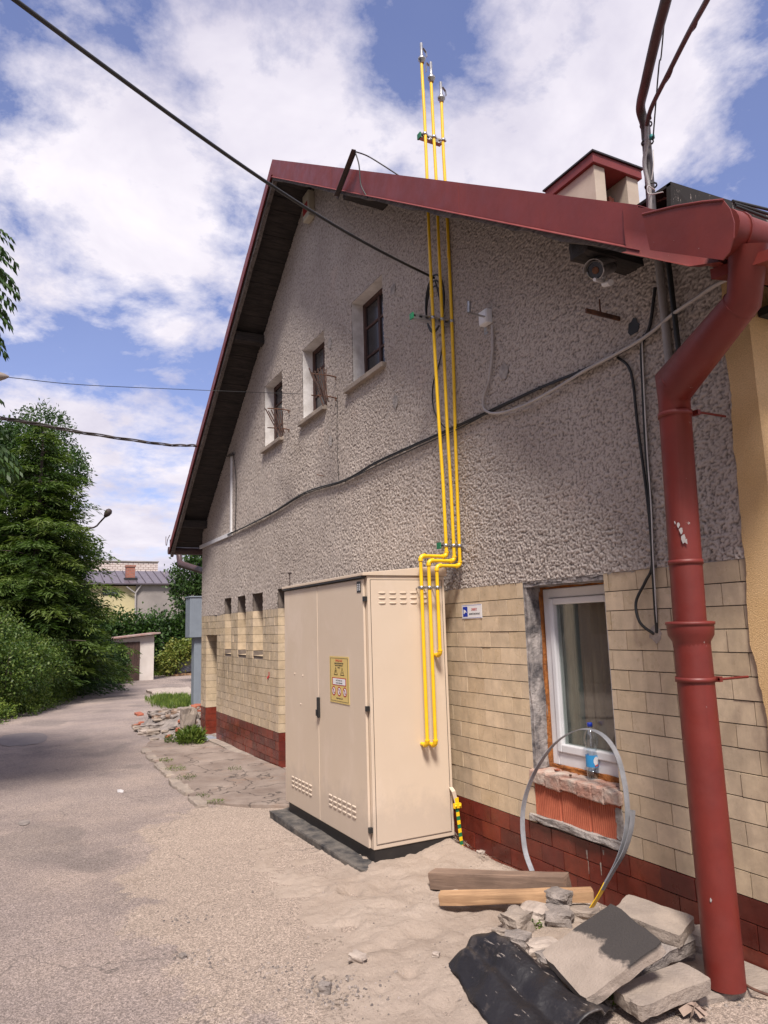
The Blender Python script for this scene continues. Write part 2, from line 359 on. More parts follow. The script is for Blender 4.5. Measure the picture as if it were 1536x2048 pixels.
# ------------------------------------------------------------------ mesh builder
class MB:
    def __init__(s): s.v = []; s.f = []; s.t = []; s.sm = []
    def add(s, vs, fs, tint=.5, smooth=False):
        o = len(s.v); s.v += [Vector(p) for p in vs]
        for f in fs: s.f.append([o+i for i in f]); s.t.append(tint); s.sm.append(smooth)
    def box(s, a, b, tint=.5, mtx=None):
        (x0, y0, z0), (x1, y1, z1) = a, b
        vs = [Vector(p) for p in ((x0,y0,z0),(x1,y0,z0),(x1,y1,z0),(x0,y1,z0),(x0,y0,z1),(x1,y0,z1),(x1,y1,z1),(x0,y1,z1))]
        if mtx: vs = [mtx @ p for p in vs]
        s.add(vs, [(0,3,2,1),(4,5,6,7),(0,1,5,4),(1,2,6,5),(2,3,7,6),(3,0,4,7)], tint)
    def prism(s, pts, d, tint=.5):
        """polygon pts (list of Vector) extruded by vector d"""
        n = len(pts); d = Vector(d); vs = [Vector(p) for p in pts] + [Vector(p)+d for p in pts]
        s.add(vs, [list(range(n))[::-1], list(range(n, 2*n))] + [(i, (i+1) % n, n+(i+1) % n, n+i) for i in range(n)], tint)
    def tube(s, path, r, seg=10, cap=True, tint=.5, flat=None):
        path = [Vector(p) for p in path]; n = len(path)
        rs = r if isinstance(r, (list, tuple)) else [r]*n
        T = []
        for i in range(n):
            a = path[max(i-1, 0)]; b = path[min(i+1, n-1)]; T.append((b-a).normalized())
        u = T[0].orthogonal().normalized(); vs = []
        for i in range(n):
            u = (u - T[i]*u.dot(T[i])).normalized(); w = T[i].cross(u)
            k = 1.0
            if 0 < i < n-1:
                c = (path[i]-path[i-1]).normalized().dot(T[i]); k = 1/max(c, .5)
            for j in range(seg):
                a = 2*math.pi*j/seg
                off = u*math.cos(a)*rs[i] + w*math.sin(a)*rs[i]
                if k > 1.001:
                    bis = ((path[i+1]-path[i]).normalized() - (path[i]-path[i-1]).normalized())
                    if bis.length > 1e-6:
                        bis.normalize(); off += bis*(off.dot(bis))*(k-1)
                vs.append(path[i]+off)
        fs = [(i*seg+j, i*seg+(j+1) % seg, (i+1)*seg+(j+1) % seg, (i+1)*seg+j) for i in range(n-1) for j in range(seg)]
        s.add(vs, fs, tint, True)
        if cap:
            s.add(vs[:seg], [tuple(range(seg))[::-1]], tint); s.add(vs[-seg:], [tuple(range(seg))], tint)
    def lathe(s, c, prof, seg=20, axis=None, tint=.5):
        """prof: list of (r, z) along the axis"""
        c = Vector(c); ax = Vector(axis or (0, 0, 1)).normalized(); u = ax.orthogonal().normalized(); w = ax.cross(u)
        vs = [c + ax*z + (u*math.cos(2*math.pi*j/seg) + w*math.sin(2*math.pi*j/seg))*r for r, z in prof for j in range(seg)]
        n = len(prof)
        s.add(vs, [(i*seg+j, i*seg+(j+1) % seg, (i+1)*seg+(j+1) % seg, (i+1)*seg+j) for i in range(n-1) for j in range(seg)], tint, True)
    def strip(s, path, w, t, nrm, tint=.5):
        """flat band along path; nrm = width direction per point or one"""
        path = [Vector(p) for p in path]; n = len(path); vs = []
        for i in range(n):
            T = (path[min(i+1, n-1)]-path[max(i-1, 0)]).normalized()
            wd = Vector(nrm[i] if isinstance(nrm, list) else nrm); wd = (wd - T*wd.dot(T)).normalized(); th = T.cross(wd)
            for a, b in ((-1, -1), (1, -1), (1, 1), (-1, 1)): vs.append(path[i] + wd*a*w/2 + th*b*t/2)
        fs = [(i*4+j, i*4+(j+1) % 4, (i+1)*4+(j+1) % 4, (i+1)*4+j) for i in range(n-1) for j in range(4)]
        s.add(vs, fs, tint); s.add(vs[:4], [(0, 3, 2, 1)], tint); s.add(vs[-4:], [(0, 1, 2, 3)], tint)
    def build(s, name, mat, parent=None, bevel=0, smooth=None):
        me = bpy.data.meshes.new(name)
        off = Vector((0, 0, 0)); p = parent
        while p: off += p.location; p = p.parent
        me.from_pydata([tuple(v-off) for v in s.v], [], s.f)
        mats = mat if isinstance(mat, list) else [mat]
        for m_ in mats: me.materials.append(m_)
        a = me.attributes.new('tint', 'FLOAT', 'FACE'); a.data.foreach_set('value', s.t)
        me.polygons.foreach_set('use_smooth', s.sm if smooth is None else [smooth]*len(s.f))
        o = bpy.data.objects.new(name, me); C.objects.link(o)
        if parent: o.parent = parent
        if bevel:
            b = o.modifiers.new('b', 'BEVEL'); b.width = bevel; b.segments = 2; b.limit_method = 'ANGLE'; b.angle_limit = R(40)
        return o
def tag(o, label=None, cat=None, group=None, kind=None):
    if label: o['label'] = label
    if cat: o['category'] = cat
    if group: o['group'] = group
    if kind: o['kind'] = kind
    return o
def thing(name, loc, label, cat, group=None):
    o = bpy.data.objects.new(name, None); o.location = Vector(loc); C.objects.link(o); o.empty_display_size = .1
    return tag(o, label, cat, group)
def spline(pts, n=8):
    pts = [Vector(p) for p in pts]; out = []
    for i in range(len(pts)-1):
        p0 = pts[max(i-1, 0)]; p1 = pts[i]; p2 = pts[i+1]; p3 = pts[min(i+2, len(pts)-1)]
        for k in range(n):
            t = k/n
            out.append(.5*((2*p1) + (p2-p0)*t + (2*p0-5*p1+4*p2-p3)*t*t + (3*p1-p0-3*p2+p3)*t**3))
    out.append(pts[-1]); return out
def text(body, size, mat, parent, origin, xdir, ydir, depth=.0006, align='CENTER', sx=1.0, name='lettering'):
    cu = bpy.data.curves.new('txt', 'FONT'); cu.body = body; cu.size = size; cu.extrude = depth/2; cu.align_x = align; cu.resolution_u = 2
    cu.offset = size*.012
    to = bpy.data.objects.new('txt', cu); C.objects.link(to)
    dg = bpy.context.evaluated_depsgraph_get(); dg.update()
    me = bpy.data.meshes.new_from_object(to.evaluated_get(dg)); bpy.data.objects.remove(to)
    xd = Vector(xdir).normalized(); yd = Vector(ydir).normalized(); zd = xd.cross(yd)
    off = Vector((0, 0, 0)); p = parent
    while p: off += p.location; p = p.parent
    for v in me.vertices:
        c = v.co.copy(); v.co = Vector(origin) + xd*c.x*sx + yd*c.y + zd*c.z - off
    me.materials.clear(); me.materials.append(mat)
    o = bpy.data.objects.new(name, me); C.objects.link(o); o.parent = parent; return o
def fbm(x, y, z=0, o=4): return noise.fractal(Vector((x, y, z)), 1.0, 2.0, o)

# ------------------------------------------------------------------ world, sun
SUN = Vector((.49, -.27, .83)).normalized()
el = math.asin(SUN.z)
scn = bpy.context.scene
wd = bpy.data.worlds.new('World'); scn.world = wd; wd.use_nodes = True
nt = wd.node_tree; bg = nt.nodes['Background']; bg.inputs['Strength'].default_value = .082
sky = nt.nodes.new('ShaderNodeTexSky'); sky.sky_type = 'NISHITA'; sky.sun_disc = False; sky.sun_elevation = el
sky.sun_rotation = math.atan2(SUN.x, SUN.y)
sky.ozone_density = 3.0; sky.air_density = 1.2; sky.dust_density = .6
class WN(NT):
    def __init__(s): s.t = nt; s.l = nt.links; s.co = nt.nodes.new('ShaderNodeTexCoord').outputs['Generated']
w = WN()
sp = w.n('ShaderNodeSeparateXYZ'); w.l.new(w.co, sp.inputs[0])
den = w.math('ADD', w.math('MAXIMUM', sp.outputs[2], 0.0), .22)
cb = w.n('ShaderNodeCombineXYZ'); w.l.new(w.math('DIVIDE', sp.outputs[0], den), cb.inputs[0]); w.l.new(w.math('DIVIDE', sp.outputs[1], den), cb.inputs[1])
w.l.new(w.math('MULTIPLY', sp.outputs[2], .6), cb.inputs[2])
n1 = w.noise(3.8, 12, .62, cb.outputs[0], .12)
n2 = w.noise(.85, 3, .5, cb.outputs[0])
val = w.math('ADD', w.math('MULTIPLY', n1, .82), w.math('MULTIPLY', n2, .18))
def blob(px, py, rad, amt):
    global val
    d = ray(px, py).normalized(); dp = w.n('ShaderNodeVectorMath', operation='DOT_PRODUCT'); w.l.new(w.co, dp.inputs[0]); dp.inputs[1].default_value = d
    c = math.cos(R(rad)); f = w.math('DIVIDE', w.math('SUBTRACT', dp.outputs['Value'], c), 1-c, True)
    val = w.math('ADD', val, w.math('MULTIPLY', f, amt))
for b_ in ((260, 280, 17, .13), (1150, 250, 15, .12), (640, 60, 9, -.09), (60, 40, 9, -.12), (380, 640, 12, -.10), (150, 830, 10, .08), (1500, 390, 8, -.12), (600, 200, 8, .06), (90, 620, 9, -.10), (950, 30, 8, -.06), (300, 500, 7, .08)):
    blob(*b_)
hz = w.ramp(sp.outputs[2], [(0, .09), (.3, 0.0)])
val = w.math('ADD', val, hz)
mask = w.ramp(val, [(.41, .05), (.48, .55), (.56, 1.0)])
shade = w.ramp(w.noise(1.7, 6, .6, cb.outputs[0], .3), [(.35, 0.0), (.65, 1.0)])
ccol = w.mix(shade, (6.0, 5.7, 7.0), (9.6, 9.1, 9.7))
skyc = w.mix(1.0, sky.outputs[0], (1.45, 1.22, 1.5), 'MULTIPLY')
w.l.new(w.mix(mask, skyc, ccol), bg.inputs['Color'])
sd = bpy.data.lights.new('sun', 'SUN'); sd.energy = 4.8; sd.angle = R(12); sd.color = (1.0, .915, .83)
so = bpy.data.objects.new('sun', sd); C.objects.link(so); so.rotation_euler = SUN.to_track_quat('Z', 'Y').to_euler(); so.location = (0, 0, 20)
scn.view_settings.view_transform = 'Standard'; scn.view_settings.look = 'None'; scn.view_settings.exposure = 0.42; scn.view_settings.gamma = 1

# ------------------------------------------------------------------ ground
def axis(parts):
    out = []
    for a, b, st in parts:
        n = max(1, int(round((b-a)/st))); out += [a+(b-a)*i/n for i in range(n)]
    out.append(parts[-1][1]); return out
def grid(name, xs, ys, zf, mat):
    me = bpy.data.meshes.new(name); nx, ny = len(xs), len(ys)
    vs = [(x, y, zf(x, y)) for x in xs for y in ys]
    fs = [(i*ny+j, (i+1)*ny+j, (i+1)*ny+j+1, i*ny+j+1) for i in range(nx-1) for j in range(ny-1)]
    me.from_pydata(vs, [], fs); me.polygons.foreach_set('use_smooth', [True]*len(fs)); me.materials.append(mat)
    o = bpy.data.objects.new(name, me); C.objects.link(o); return o
def roadz(x, y): return h(x) + .012*fbm(x*.8, y*.8, 3) + .006*fbm(x*4, y*4, 9, 3)
tag(grid('ground', axis([(-420, -45, 25), (-45, 8, 3), (8, 300, 40)]), axis([(-350, -10, 25), (-10, 16, 2), (16, 350, 25)]), lambda x, y: h(x)-.07, M['soil']),
    'wide soil and grass ground under the yard', None, None, 'structure')
o = grid('road', axis([(-44, -14, .4), (-14, -8, .12), (-8, -1.6, .045), (-1.6, 7, .3)]), axis([(-9, -.4, .4), (-.4, W+.02, .045), (W+.02, 16, .5)]), roadz, M['road'])
tag(o, 'worn dusty asphalt lane curving past the house', None, None, 'structure')
# sand polygon (world)
SP = [G(*p).xy for p in ((425, 1612), (395, 1680), (400, 1760), (440, 1850), (500, 1930), (540, 2048))] + [Vector((-2.6, .6)), Vector((-1.9, 1.6)), Vector((-2.15, 2.25)), Vector((-2.5, 2.75)), Vector((-2.6, 3.3)), Vector((-6.6, 3.3)), Vector((-6.9, 2.5))]
def sdist(x, y):
    p = Vector((x, y)); ins = False; d = 1e9; n = len(SP)
    for i in range(n):
        a = SP[i]; b = SP[(i+1) % n]
        e = b-a; t = max(0, min(1, (p-a).dot(e)/e.length_squared)); d = min(d, (p-a-e*t).length)
        if (a.y > y) != (b.y > y) and x < (b.x-a.x)*(y-a.y)/(b.y-a.y)+a.x: ins = not ins
    return d if ins else -d
def sandz(x, y):
    d = sdist(x, y) + .16*fbm(x*1.7, y*1.7, 1)
    e = max(-.06, min(1, d/.75)); e = e if e < 0 else e*e*(3-2*e)
    mound = .15*math.exp(-((x+4.75)/.75)**2-((y-3.15)/.42)**2) - .05*math.exp(-((x+5.9)/1.0)**2-((y-2.05)/.22)**2)
    b = .024*fbm(x*2.3, y*2.3, 5) + .020*fbm(x*7, y*7, 8) + .016*abs(fbm(x*15, y*15, 2))
    dents = 0
    for (cx, cy, r, dd) in DENTS:
        q = ((x-cx)**2+(y-cy)**2)/(r*r)
        if q < 4: dents += -dd*math.exp(-q)+dd*.45*math.exp(-(math.sqrt(q)-1.35)**2*6)
    return h(x) - .022 + .045*e + max(0, e)*(b + dents) + mound*max(0, min(1, e*2))
DENTS = [(G(px, py).x, G(px, py).y, random.uniform(.04, .10), random.uniform(.015, .032)) for px, py in
         [(360, 1850), (440, 1740), (560, 1840), (600, 1880), (520, 1900), (640, 1790), (700, 1860), (480, 1760), (690, 1710), (620, 1700), (790, 1830), (850, 1880), (740, 1910), (600, 1960), (820, 1960), (550, 1690), (660, 1990), (760, 1990), (700, 1790), (530, 1800)]]
xs = axis([(-8.2, -6, .05), (-6, -1.8, .024)]); ys = axis([(-.2, 1, .04), (1, W+.01, .024)])
me = bpy.data.meshes.new('sand'); ny = len(ys)
Z = [[sandz(x, y) for y in ys] for x in xs]
vs = [(xs[i], ys[j], Z[i][j]) for i in range(len(xs)) for j in range(ny)]
fs = [(i*ny+j, (i+1)*ny+j, (i+1)*ny+j+1, i*ny+j+1) for i in range(len(xs)-1) for j in range(ny-1)
      if max(Z[i][j]-h(xs[i]), Z[i+1][j+1]-h(xs[i+1])) > -.0245]
me.from_pydata(vs, [], fs); me.polygons.foreach_set('use_smooth', [True]*len(fs)); me.materials.append(M['sand'])
ca = me.attributes.new('cover', 'FLOAT', 'POINT'); ca.data.foreach_set('value', [max(0, min(1.6, (sdist(xs[i], ys[j])+.16*fbm(xs[i]*1.7, ys[j]*1.7, 1))/.55)) for i in range(len(xs)) for j in range(ny)])
o = bpy.data.objects.new('sand', me); C.objects.link(o)
tag(o, 'pale trampled sand spread around the gas cabinet', 'sand', None, 'stuff')
def gz(x, y): return max(roadz(x, y), sandz(x, y))
# pavement strip left of cabinet
pts = [G(*p) for p in ((285, 1500), (335, 1552), (388, 1606), (470, 1615))] + [Vector((-6.75, 2.42, 0)), Vector((-6.7, W-.012, 0)), Vector((-13.0, W-.012, 0)), Vector((-12.6, 2.2, 0))]
bm = bmesh.new(); ring = []
for i, p in enumerate(pts):
    q = pts[(i+1) % len(pts)]; k = max(1, int((q.xy-p.xy).length/.12))
    for j in range(k):
        c = p.lerp(q, j/k); wob = .05*fbm(c.x*3, c.y*3, 4) if c.y < W-.05 else 0
        ring.append(Vector((c.x, c.y+wob, h(c.x)+.03+.008*fbm(c.x*2, c.y*2, 7))))
m = MB(); m.add(ring, [list(range(len(ring)))]); m.add(ring+[r-Vector((0, 0, .1)) for r in ring], [(i, len(ring)+i, len(ring)+(i+1) % len(ring), (i+1) % len(ring)) for i in range(len(ring))])
tag(m.build('pavement', M['pave']), 'cracked concrete strip along the house wall', None, None, 'structure')
# concrete apron by the downspout and asphalt corner
m = MB(); ap = [G(*p) for p in ((1180, 2030), (1300, 1985), (1400, 2010), (1536, 1985))] + [Vector((-1.3, 3.0, 0)), Vector((-1.9, 3.09, 0)), Vector((-2.9, 3.09, 0)), Vector((-2.75, 2.5, 0))]
m.prism([Vector((p.x, p.y, h(p.x)-.03)) for p in ap], (0, 0, .055)); tag(m.build('apron', M['concrete'], bevel=.01), 'concrete apron under the downpipe', None, None, 'structure')

# ------------------------------------------------------------------ the gable house
X0, SL = -7.57, .685           # ridge x and pitch
AP = 7.20                       # roof top at ridge
VY = 2.60                       # verge y
XL, XR = -13.40, -1.80          # eave ends
WL, WR = -13.0, -2.10           # wall ends
YB = 15.0
def rt_(x): return AP - SL*abs(x-X0)          # roof top
house = thing('gable_house', (X0, W, 0), 'old roughcast gable house with cream and red tiled base and red metal verge', 'house')
WIN = [(-6.49, -5.78, 4.085, 5.0), (-7.93, -7.23, 4.085, 5.0), (-9.40, -8.67, 4.085, 5.0)]
SLIT = [(-11.46, -11.08, 1.246, 2.115), (-10.72, -10.31, 1.246, 2.11), (-9.97, -9.52, 1.246, 2.11)]
DOORS = [(-12.65, -11.94, -.5, 1.585), (-8.90, -7.5, -.5, 2.115)]
BIG = (-3.90, -3.15, .372, 1.862)
TZ = 1.870; RZ = .318
OPEN = WIN+SLIT+DOORS+[BIG]
def wall_cells(mb, x0, x1, z0, z1, ops, y, st=9):
    xs_ = sorted(set([x0, x1]+[v for o_ in ops for v in o_[:2] if x0 < v < x1])); zs_ = sorted(set([z0, z1]+[v for o_ in ops for v in o_[2:] if z0 < v < z1]))
    for a, b in zip(xs_, xs_[1:]):
        for c, d in zip(zs_, zs_[1:]):
            mx, mz = (a+b)/2, (c+d)/2
            if any(o_[0] < mx < o_[1] and o_[2] < mz < o_[3] for o_ in ops): continue
            mb.add([(a, y, c), (b, y, c), (b, y, d), (a, y, d)], [(0, 1, 2, 3)])
# roughcast as real relief: a fine grid pushed out by cellular lumps
def pnoise(x, y, seed=0):
    xi = np.floor(x).astype(np.int64); yi = np.floor(y).astype(np.int64); xf = x-xi; yf = y-yi
    def gr(ix, iy, dx, dy):
        n_ = (ix*374761393+iy*668265263+seed*974634777) & 0xffffffff; n_ = ((n_ ^ (n_ >> 13))*1274126177) & 0xffffffff; n_ = n_ ^ (n_ >> 16)
        a_ = (n_ & 0xffff)/65536.0*2*np.pi; return np.cos(a_)*dx+np.sin(a_)*dy
    u = xf*xf*xf*(xf*(xf*6-15)+10); v = yf*yf*yf*(yf*(yf*6-15)+10)
    a_ = gr(xi, yi, xf, yf); b_ = gr(xi+1, yi, xf-1, yf); c_ = gr(xi, yi+1, xf, yf-1); d_ = gr(xi+1, yi+1, xf-1, yf-1)
    return (a_*(1-u)+b_*u)*(1-v)+(c_*(1-u)+d_*u)*v
def relief(x, z):
    wx = x+.006*pnoise(x*40, z*40, 5); wz = z+.006*pnoise(x*40, z*40, 6)
    g_ = .35*pnoise(wx*26, wz*28, 4)+.75*pnoise(wx*56, wz*62, 1)+.55*pnoise(wx*98, wz*104, 2)+.3*pnoise(wx*180, wz*180, 3)
    return np.clip(g_*1.25+.45, -.25, 1.2)
pv, pf, ph_ = [], [], []; base_ = 0
for (xa, xb, st, zt_) in ((WL, -9.0, .015, 6.3), (-9.0, -6.6, .010, 7.1), (-6.6, -4.7, .0072, 6.9), (-4.7, WR, .0054, 5.3)):
    bx_ = sorted(set([xa, xb]+[v for o_ in OPEN for v in o_[:2] if xa < v < xb])); bz_ = sorted(set([TZ, zt_]+[v for o_ in OPEN for v in o_[2:] if TZ < v < zt_]))
    gx_ = np.array(axis([(p, q, st) for p, q in zip(bx_, bx_[1:])])); gz_ = np.array(axis([(p, q, st) for p, q in zip(bz_, bz_[1:])]))
    XX, ZZ = np.meshgrid(gx_, gz_, indexing='ij'); Hh = relief(XX, ZZ); env = 1+.35*pnoise(XX*1.3, ZZ*1.3, 9)
    YY = W+.002-Hh*.0110*env-.004*pnoise(XX*4, ZZ*4, 7)
    nx_, nz_ = XX.shape; cxm = (gx_[:-1]+gx_[1:])/2; czm = (gz_[:-1]+gz_[1:])/2; CX, CZ = np.meshgrid(cxm, czm, indexing='ij')
    keep = CZ < AP-.13-SL*np.abs(CX-X0)
    for o_ in OPEN: keep &= ~((CX > o_[0]) & (CX < o_[1]) & (CZ > o_[2]) & (CZ < o_[3]))
    I, J = np.nonzero(keep); i0 = base_+I*nz_+J
    pv.append(np.stack([XX.ravel(), YY.ravel(), ZZ.ravel()], 1)); ph_.append(Hh.ravel()); pf.append(np.stack([i0, i0+nz_, i0+nz_+1, i0+1], 1)); base_ += nx_*nz_
pv = np.concatenate(pv); pf = np.concatenate(pf); ph_ = np.concatenate(ph_)
used = np.unique(pf); remap = np.zeros(len(pv), np.int64); remap[used] = np.arange(len(used)); pv = pv[used]-np.array(house.location); ph_ = ph_[used]; pf = remap[pf]
me = bpy.data.meshes.new('plaster_wall'); me.vertices.add(len(pv)); me.vertices.foreach_set('co', pv.ravel()); me.loops.add(len(pf)*4); me.loops.foreach_set('vertex_index', pf.ravel()); me.polygons.add(len(pf)); me.polygons.foreach_set('loop_start', np.arange(len(pf))*4); me.polygons.foreach_set('use_smooth', np.ones(len(pf), bool))
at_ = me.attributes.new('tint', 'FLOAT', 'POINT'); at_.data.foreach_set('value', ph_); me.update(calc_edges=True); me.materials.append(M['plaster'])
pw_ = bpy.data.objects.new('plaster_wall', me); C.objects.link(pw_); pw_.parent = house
m = MB()
# thin ragged lower lip of plaster over the tiles
lip = []
x = WL
rr = random.Random(3)
while x < WR:
    nx = min(x+rr.uniform(.03, .09), WR)
    if not any(o_[0]-.02 < (x+nx)/2 < o_[1]+.02 and o_[2] < TZ < o_[3] for o_ in OPEN):
        d1 = rr.uniform(.0, .022)
        m.add([(x, W-.0005, TZ+.001), (nx, W-.0005, TZ+.001), (nx, W-.001, TZ-rr.uniform(0, .022)), (x, W-.001, TZ-d1)], [(0, 3, 2, 1)])
    x = nx
m.build('plaster_lip', M['mortar_light'], house)
# backing behind tiles + other walls
m = MB(); wall_cells(m, WL, WR, -.6, TZ, OPEN, W+.010)
m.build('tile_bed', M['mortar'], house)
m = MB()
m.add([(WL, W, -.6), (WL, YB, -.6), (WL, YB, rt_(WL)-.16), (WL, W, rt_(WL)-.16)], [(0, 1, 2, 3)])
m.add([(WL, YB, -.6), (WR, YB, -.6), (WR, YB, 3.3), (X0, YB, AP-.2), (WL, YB, 3.3)], [(0, 4, 3, 2, 1)])
m.build('rear_walls', M['stucco'], house)
# tiles
TWD, TH = .215, .111
cm, rm = MB(), MB()
rt2_ = random.Random(11)
def put_tile(mb, a, b, y):
    t = rt2_.random(); p = rt2_.uniform(-.0022, .0022); g = .0026
    q = [rt2_.uniform(-.0016, .0016) for _ in range(4)]
    x0, z0 = a; x1, z1 = b
    vs = [(x0+g, y+p+q[0], z0+g), (x1-g, y+p+q[1], z0+g), (x1-g, y+p+q[2]-.001, z1-g), (x0+g, y+p+q[3]-.001, z1-g)]
    vs += [(v[0], y+.014, v[2]) for v in vs]
    mb.add(vs, [(0, 1, 2, 3), (1, 0, 4, 5), (2, 1, 5, 6), (3, 2, 6, 7), (0, 3, 7, 4)], t)
rows = []
z = RZ
k = 0
while z < TZ-.03: rows.append((z, min(z+TH, TZ), cm, k)); z += TH; k += 1
z = RZ; k = 1
while z > -.45: rows.append((z-TH, z, rm, k)); z -= TH; k += 1
for z0, z1, mb, k in rows:
    iv = [(WL, WR)]
    for o_ in OPEN:
        if o_[2] < (z0+z1)/2 < o_[3]:
            iv = [p for a, b in iv for p in ((a, min(b, o_[0])), (max(a, o_[1]), b)) if p[1]-p[0] > .012]
    for a, b in iv:
        x = a; first = True
        j = math.floor((a - k*TWD/2)/TWD)*TWD + k*TWD/2 + TWD
        cuts = [a]
        while j < b-.03:
            if j > a+.03: cuts.append(j + rt2_.uniform(-.004, .004))
            j += TWD
        cuts.append(b)
        for u, v in zip(cuts, cuts[1:]): put_tile(mb, (u, z0), (v, z1), W-.0015)
# tiled reveals facing +x
for (xa, ya, yb, zz0, zz1) in [(-12.65, W, W+.32, -.5, 1.585), (-11.46, W, W+.16, 1.246, TZ), (-10.72, W, W+.16, 1.246, TZ), (-9.97, W, W+.16, 1.246, TZ), (-8.90, W, W+.30, -.5, TZ)]:
    for z0, z1, mb, k in rows:
        if z0 < zz0-.02 or z1 > zz1+.03: continue
        cut = [ya, yb] if k % 2 else [ya, (ya+yb)/2+.03, yb]
        if yb-ya < .2: cut = [ya, yb]
        for u, v in zip(cut, cut[1:]):
            g = .002; p = rt2_.uniform(-.0015, .0015)
            mb.add([(xa+.004+p, u+g, z0+g), (xa+.004+p, v-g, z0+g), (xa+.004+p, v-g, z1-g), (xa+.004+p, u+g, z1-g)], [(0, 1, 2, 3)], rt2_.random())
for o_ in SLIT: cm.add([(o_[0], W, o_[2]+.003), (o_[1], W, o_[2]+.003), (o_[1], W+.2, o_[2]+.012), (o_[0], W+.2, o_[2]+.012)], [(0, 1, 2, 3)], .6)
cm.build('cream_tiles', M['cream'], house); rm.build('red_tiles', M['red'], house)
# opening linings (rough masonry) : boxes open to the front
def lining(mb, o_, y0, y1, back=True):
    a, b, c, d = o_
    mb.add([(a, y0, c), (a, y1, c), (a, y1, d), (a, y0, d)], [(0, 1, 2, 3)])
    mb.add([(b, y0, c), (b, y1, c), (b, y1, d), (b, y0, d)], [(3, 2, 1, 0)])
    mb.add([(a, y0, d), (b, y0, d), (b, y1, d), (a, y1, d)], [(3, 2, 1, 0)])
    mb.add([(a, y0, c), (b, y0, c), (b, y1, c), (a, y1, c)], [(0, 1, 2, 3)])
    if back: mb.add([(a, y1, c), (b, y1, c), (b, y1, d), (a, y1, d)], [(0, 1, 2, 3)])
for o_ in SLIT+DOORS: m = MB(); lining(m, o_, W+.003, W+(.22 if o_ in SLIT else 1.2)); m.build('opening_lining', M['mortar'], house)
m = MB()
for o_ in WIN: m = MB(); lining(m, o_, W, W+.17, False); m.build('window_reveal', M['whitewash'], house)
# door leaf inside far doorway
m = MB(); m.box((-12.64, W+.42, -.3), (-11.95, W+.47, 1.58)); dl = m.build('door', M['darkwood_x'], house)
m = MB(); m.box((-12.05, W+.385, .75), (-12.02, W+.418, .95)); m.build('handle', M['zinc'], dl)
m = MB(); m.box((-8.88, W+.36, -.3), (-7.5, W+.41, 2.1)); dl = m.build('door', M['darkwood_x'], house)
# upper windows
for i, (a, b, c, d) in enumerate(WIN):
    f = MB(); y = W+.13; t = .045
    f.box((a, y, c), (a+t, y+.05, d)); f.box((b-t, y, c), (b, y+.05, d)); f.box((a+t, y, d-t), (b-t, y+.05, d)); f.box((a+t, y, c), (b-t, y+.05, c+t))
    f.box(((a+b)/2-.02, y+.004, c+t), ((a+b)/2+.02, y+.046, d-t))
    for zz in (c+.30, c+.62): f.box((a+t, y+.008, zz), (b-t, y+.042, zz+.025))
    wn = f.build('window', M['winwood'], house, bevel=.003)
    p = MB(); p.box((a+t, y+.02, c+t), (b-t, y+.028, d-t)); p.build('pane', M['darkglass'], wn)
    s = MB(); s.box((a-.14 if i == 0 else a-.06, W-.055, c-.05), (b+.03, W+.13, c+.004)); s.build('sill', M['concrete'], wn, bevel=.006)
# big lower window
a, b, c, d = BIG; y = W+.145; FZ = .675
m = MB()
rg = random.Random(5)
def rough_box(mb, lo, hi, n=5, amp=.01, seed=0, mtx=None, sc=9):
    bm = bmesh.new(); bmesh.ops.create_cube(bm, size=1); bmesh.ops.subdivide_edges(bm, edges=bm.edges[:], cuts=n, use_grid_fill=True)
    lo, hi = Vector(lo), Vector(hi); c_ = (lo+hi)/2; s_ = hi-lo
    for v in bm.verts:
        e = sum(1 for q in v.co if abs(abs(q)-.5) < 1e-4)
        p = Vector((c_.x+v.co.x*s_.x, c_.y+v.co.y*s_.y, c_.z+v.co.z*s_.z))
        nz = noise.noise_vector(p*sc+Vector((seed, seed*2, 0)))*amp + noise.noise_vector(p*sc*3+Vector((seed, 0, seed)))*amp*.5
        if e >= 2: p -= (p-c_).normalized()*amp*(.9+.9*noise.noise(p*sc*1.7))
        v.co = p+nz
    if mtx: bmesh.ops.transform(bm, matrix=mtx, verts=bm.verts[:])
    bmesh.ops.triangulate(bm, faces=bm.faces[:])
    ix = {v: i for i, v in enumerate(bm.verts)}
    mb.add([v.co for v in bm.verts], [[ix[v] for v in f.verts] for f in bm.faces]); bm.free()
lining(m, (a-.001, b+.001, FZ-.10, d), W-.001, W+.30, False)
rough_box(m, (a-.010, W+.006, FZ-.02), (a+.022, W+.125, d), 9, .012, 3, sc=16)
rough_box(m, (a, W+.002, d-.03), (b, W+.15, d+.01), 8, .008, 9)
m.build('window_jamb', simple('patchy_dark_mortar', (.40, .36, .34), (.075, .07, .075), 11, .95, .9, 50, .012), house)
f = MB(); t = .062
f.box((a+.025, y, FZ), (a+.025+t, y+.07, d-.045)); f.box((b-.035-t, y, FZ), (b-.035, y+.07, d-.045)); f.box((a+.025+t, y, d-.045-t), (b-.035-t, y+.07, d-.045)); f.box((a+.025+t, y, FZ), (b-.035-t, y+.07, FZ+t+.02))
wn = f.build('window', M['white'], house, bevel=.006)
s = MB(); q0, q1, q2, q3 = a+.025+t, b-.035-t, FZ+t+.02, d-.045-t; t2 = .045
s.box((q0+.002, y-.014, q2+.002), (q0+t2, y+.055, q3-.002)); s.box((q1-t2, y-.014, q2+.002), (q1-.002, y+.055, q3-.002)); s.box((q0+t2, y-.014, q3-t2), (q1-t2, y+.055, q3-.002)); s.box((q0+t2, y-.014, q2+.002), (q1-t2, y+.055, q2+t2+.01))
s.build('sash', M['white'], wn, bevel=.008)
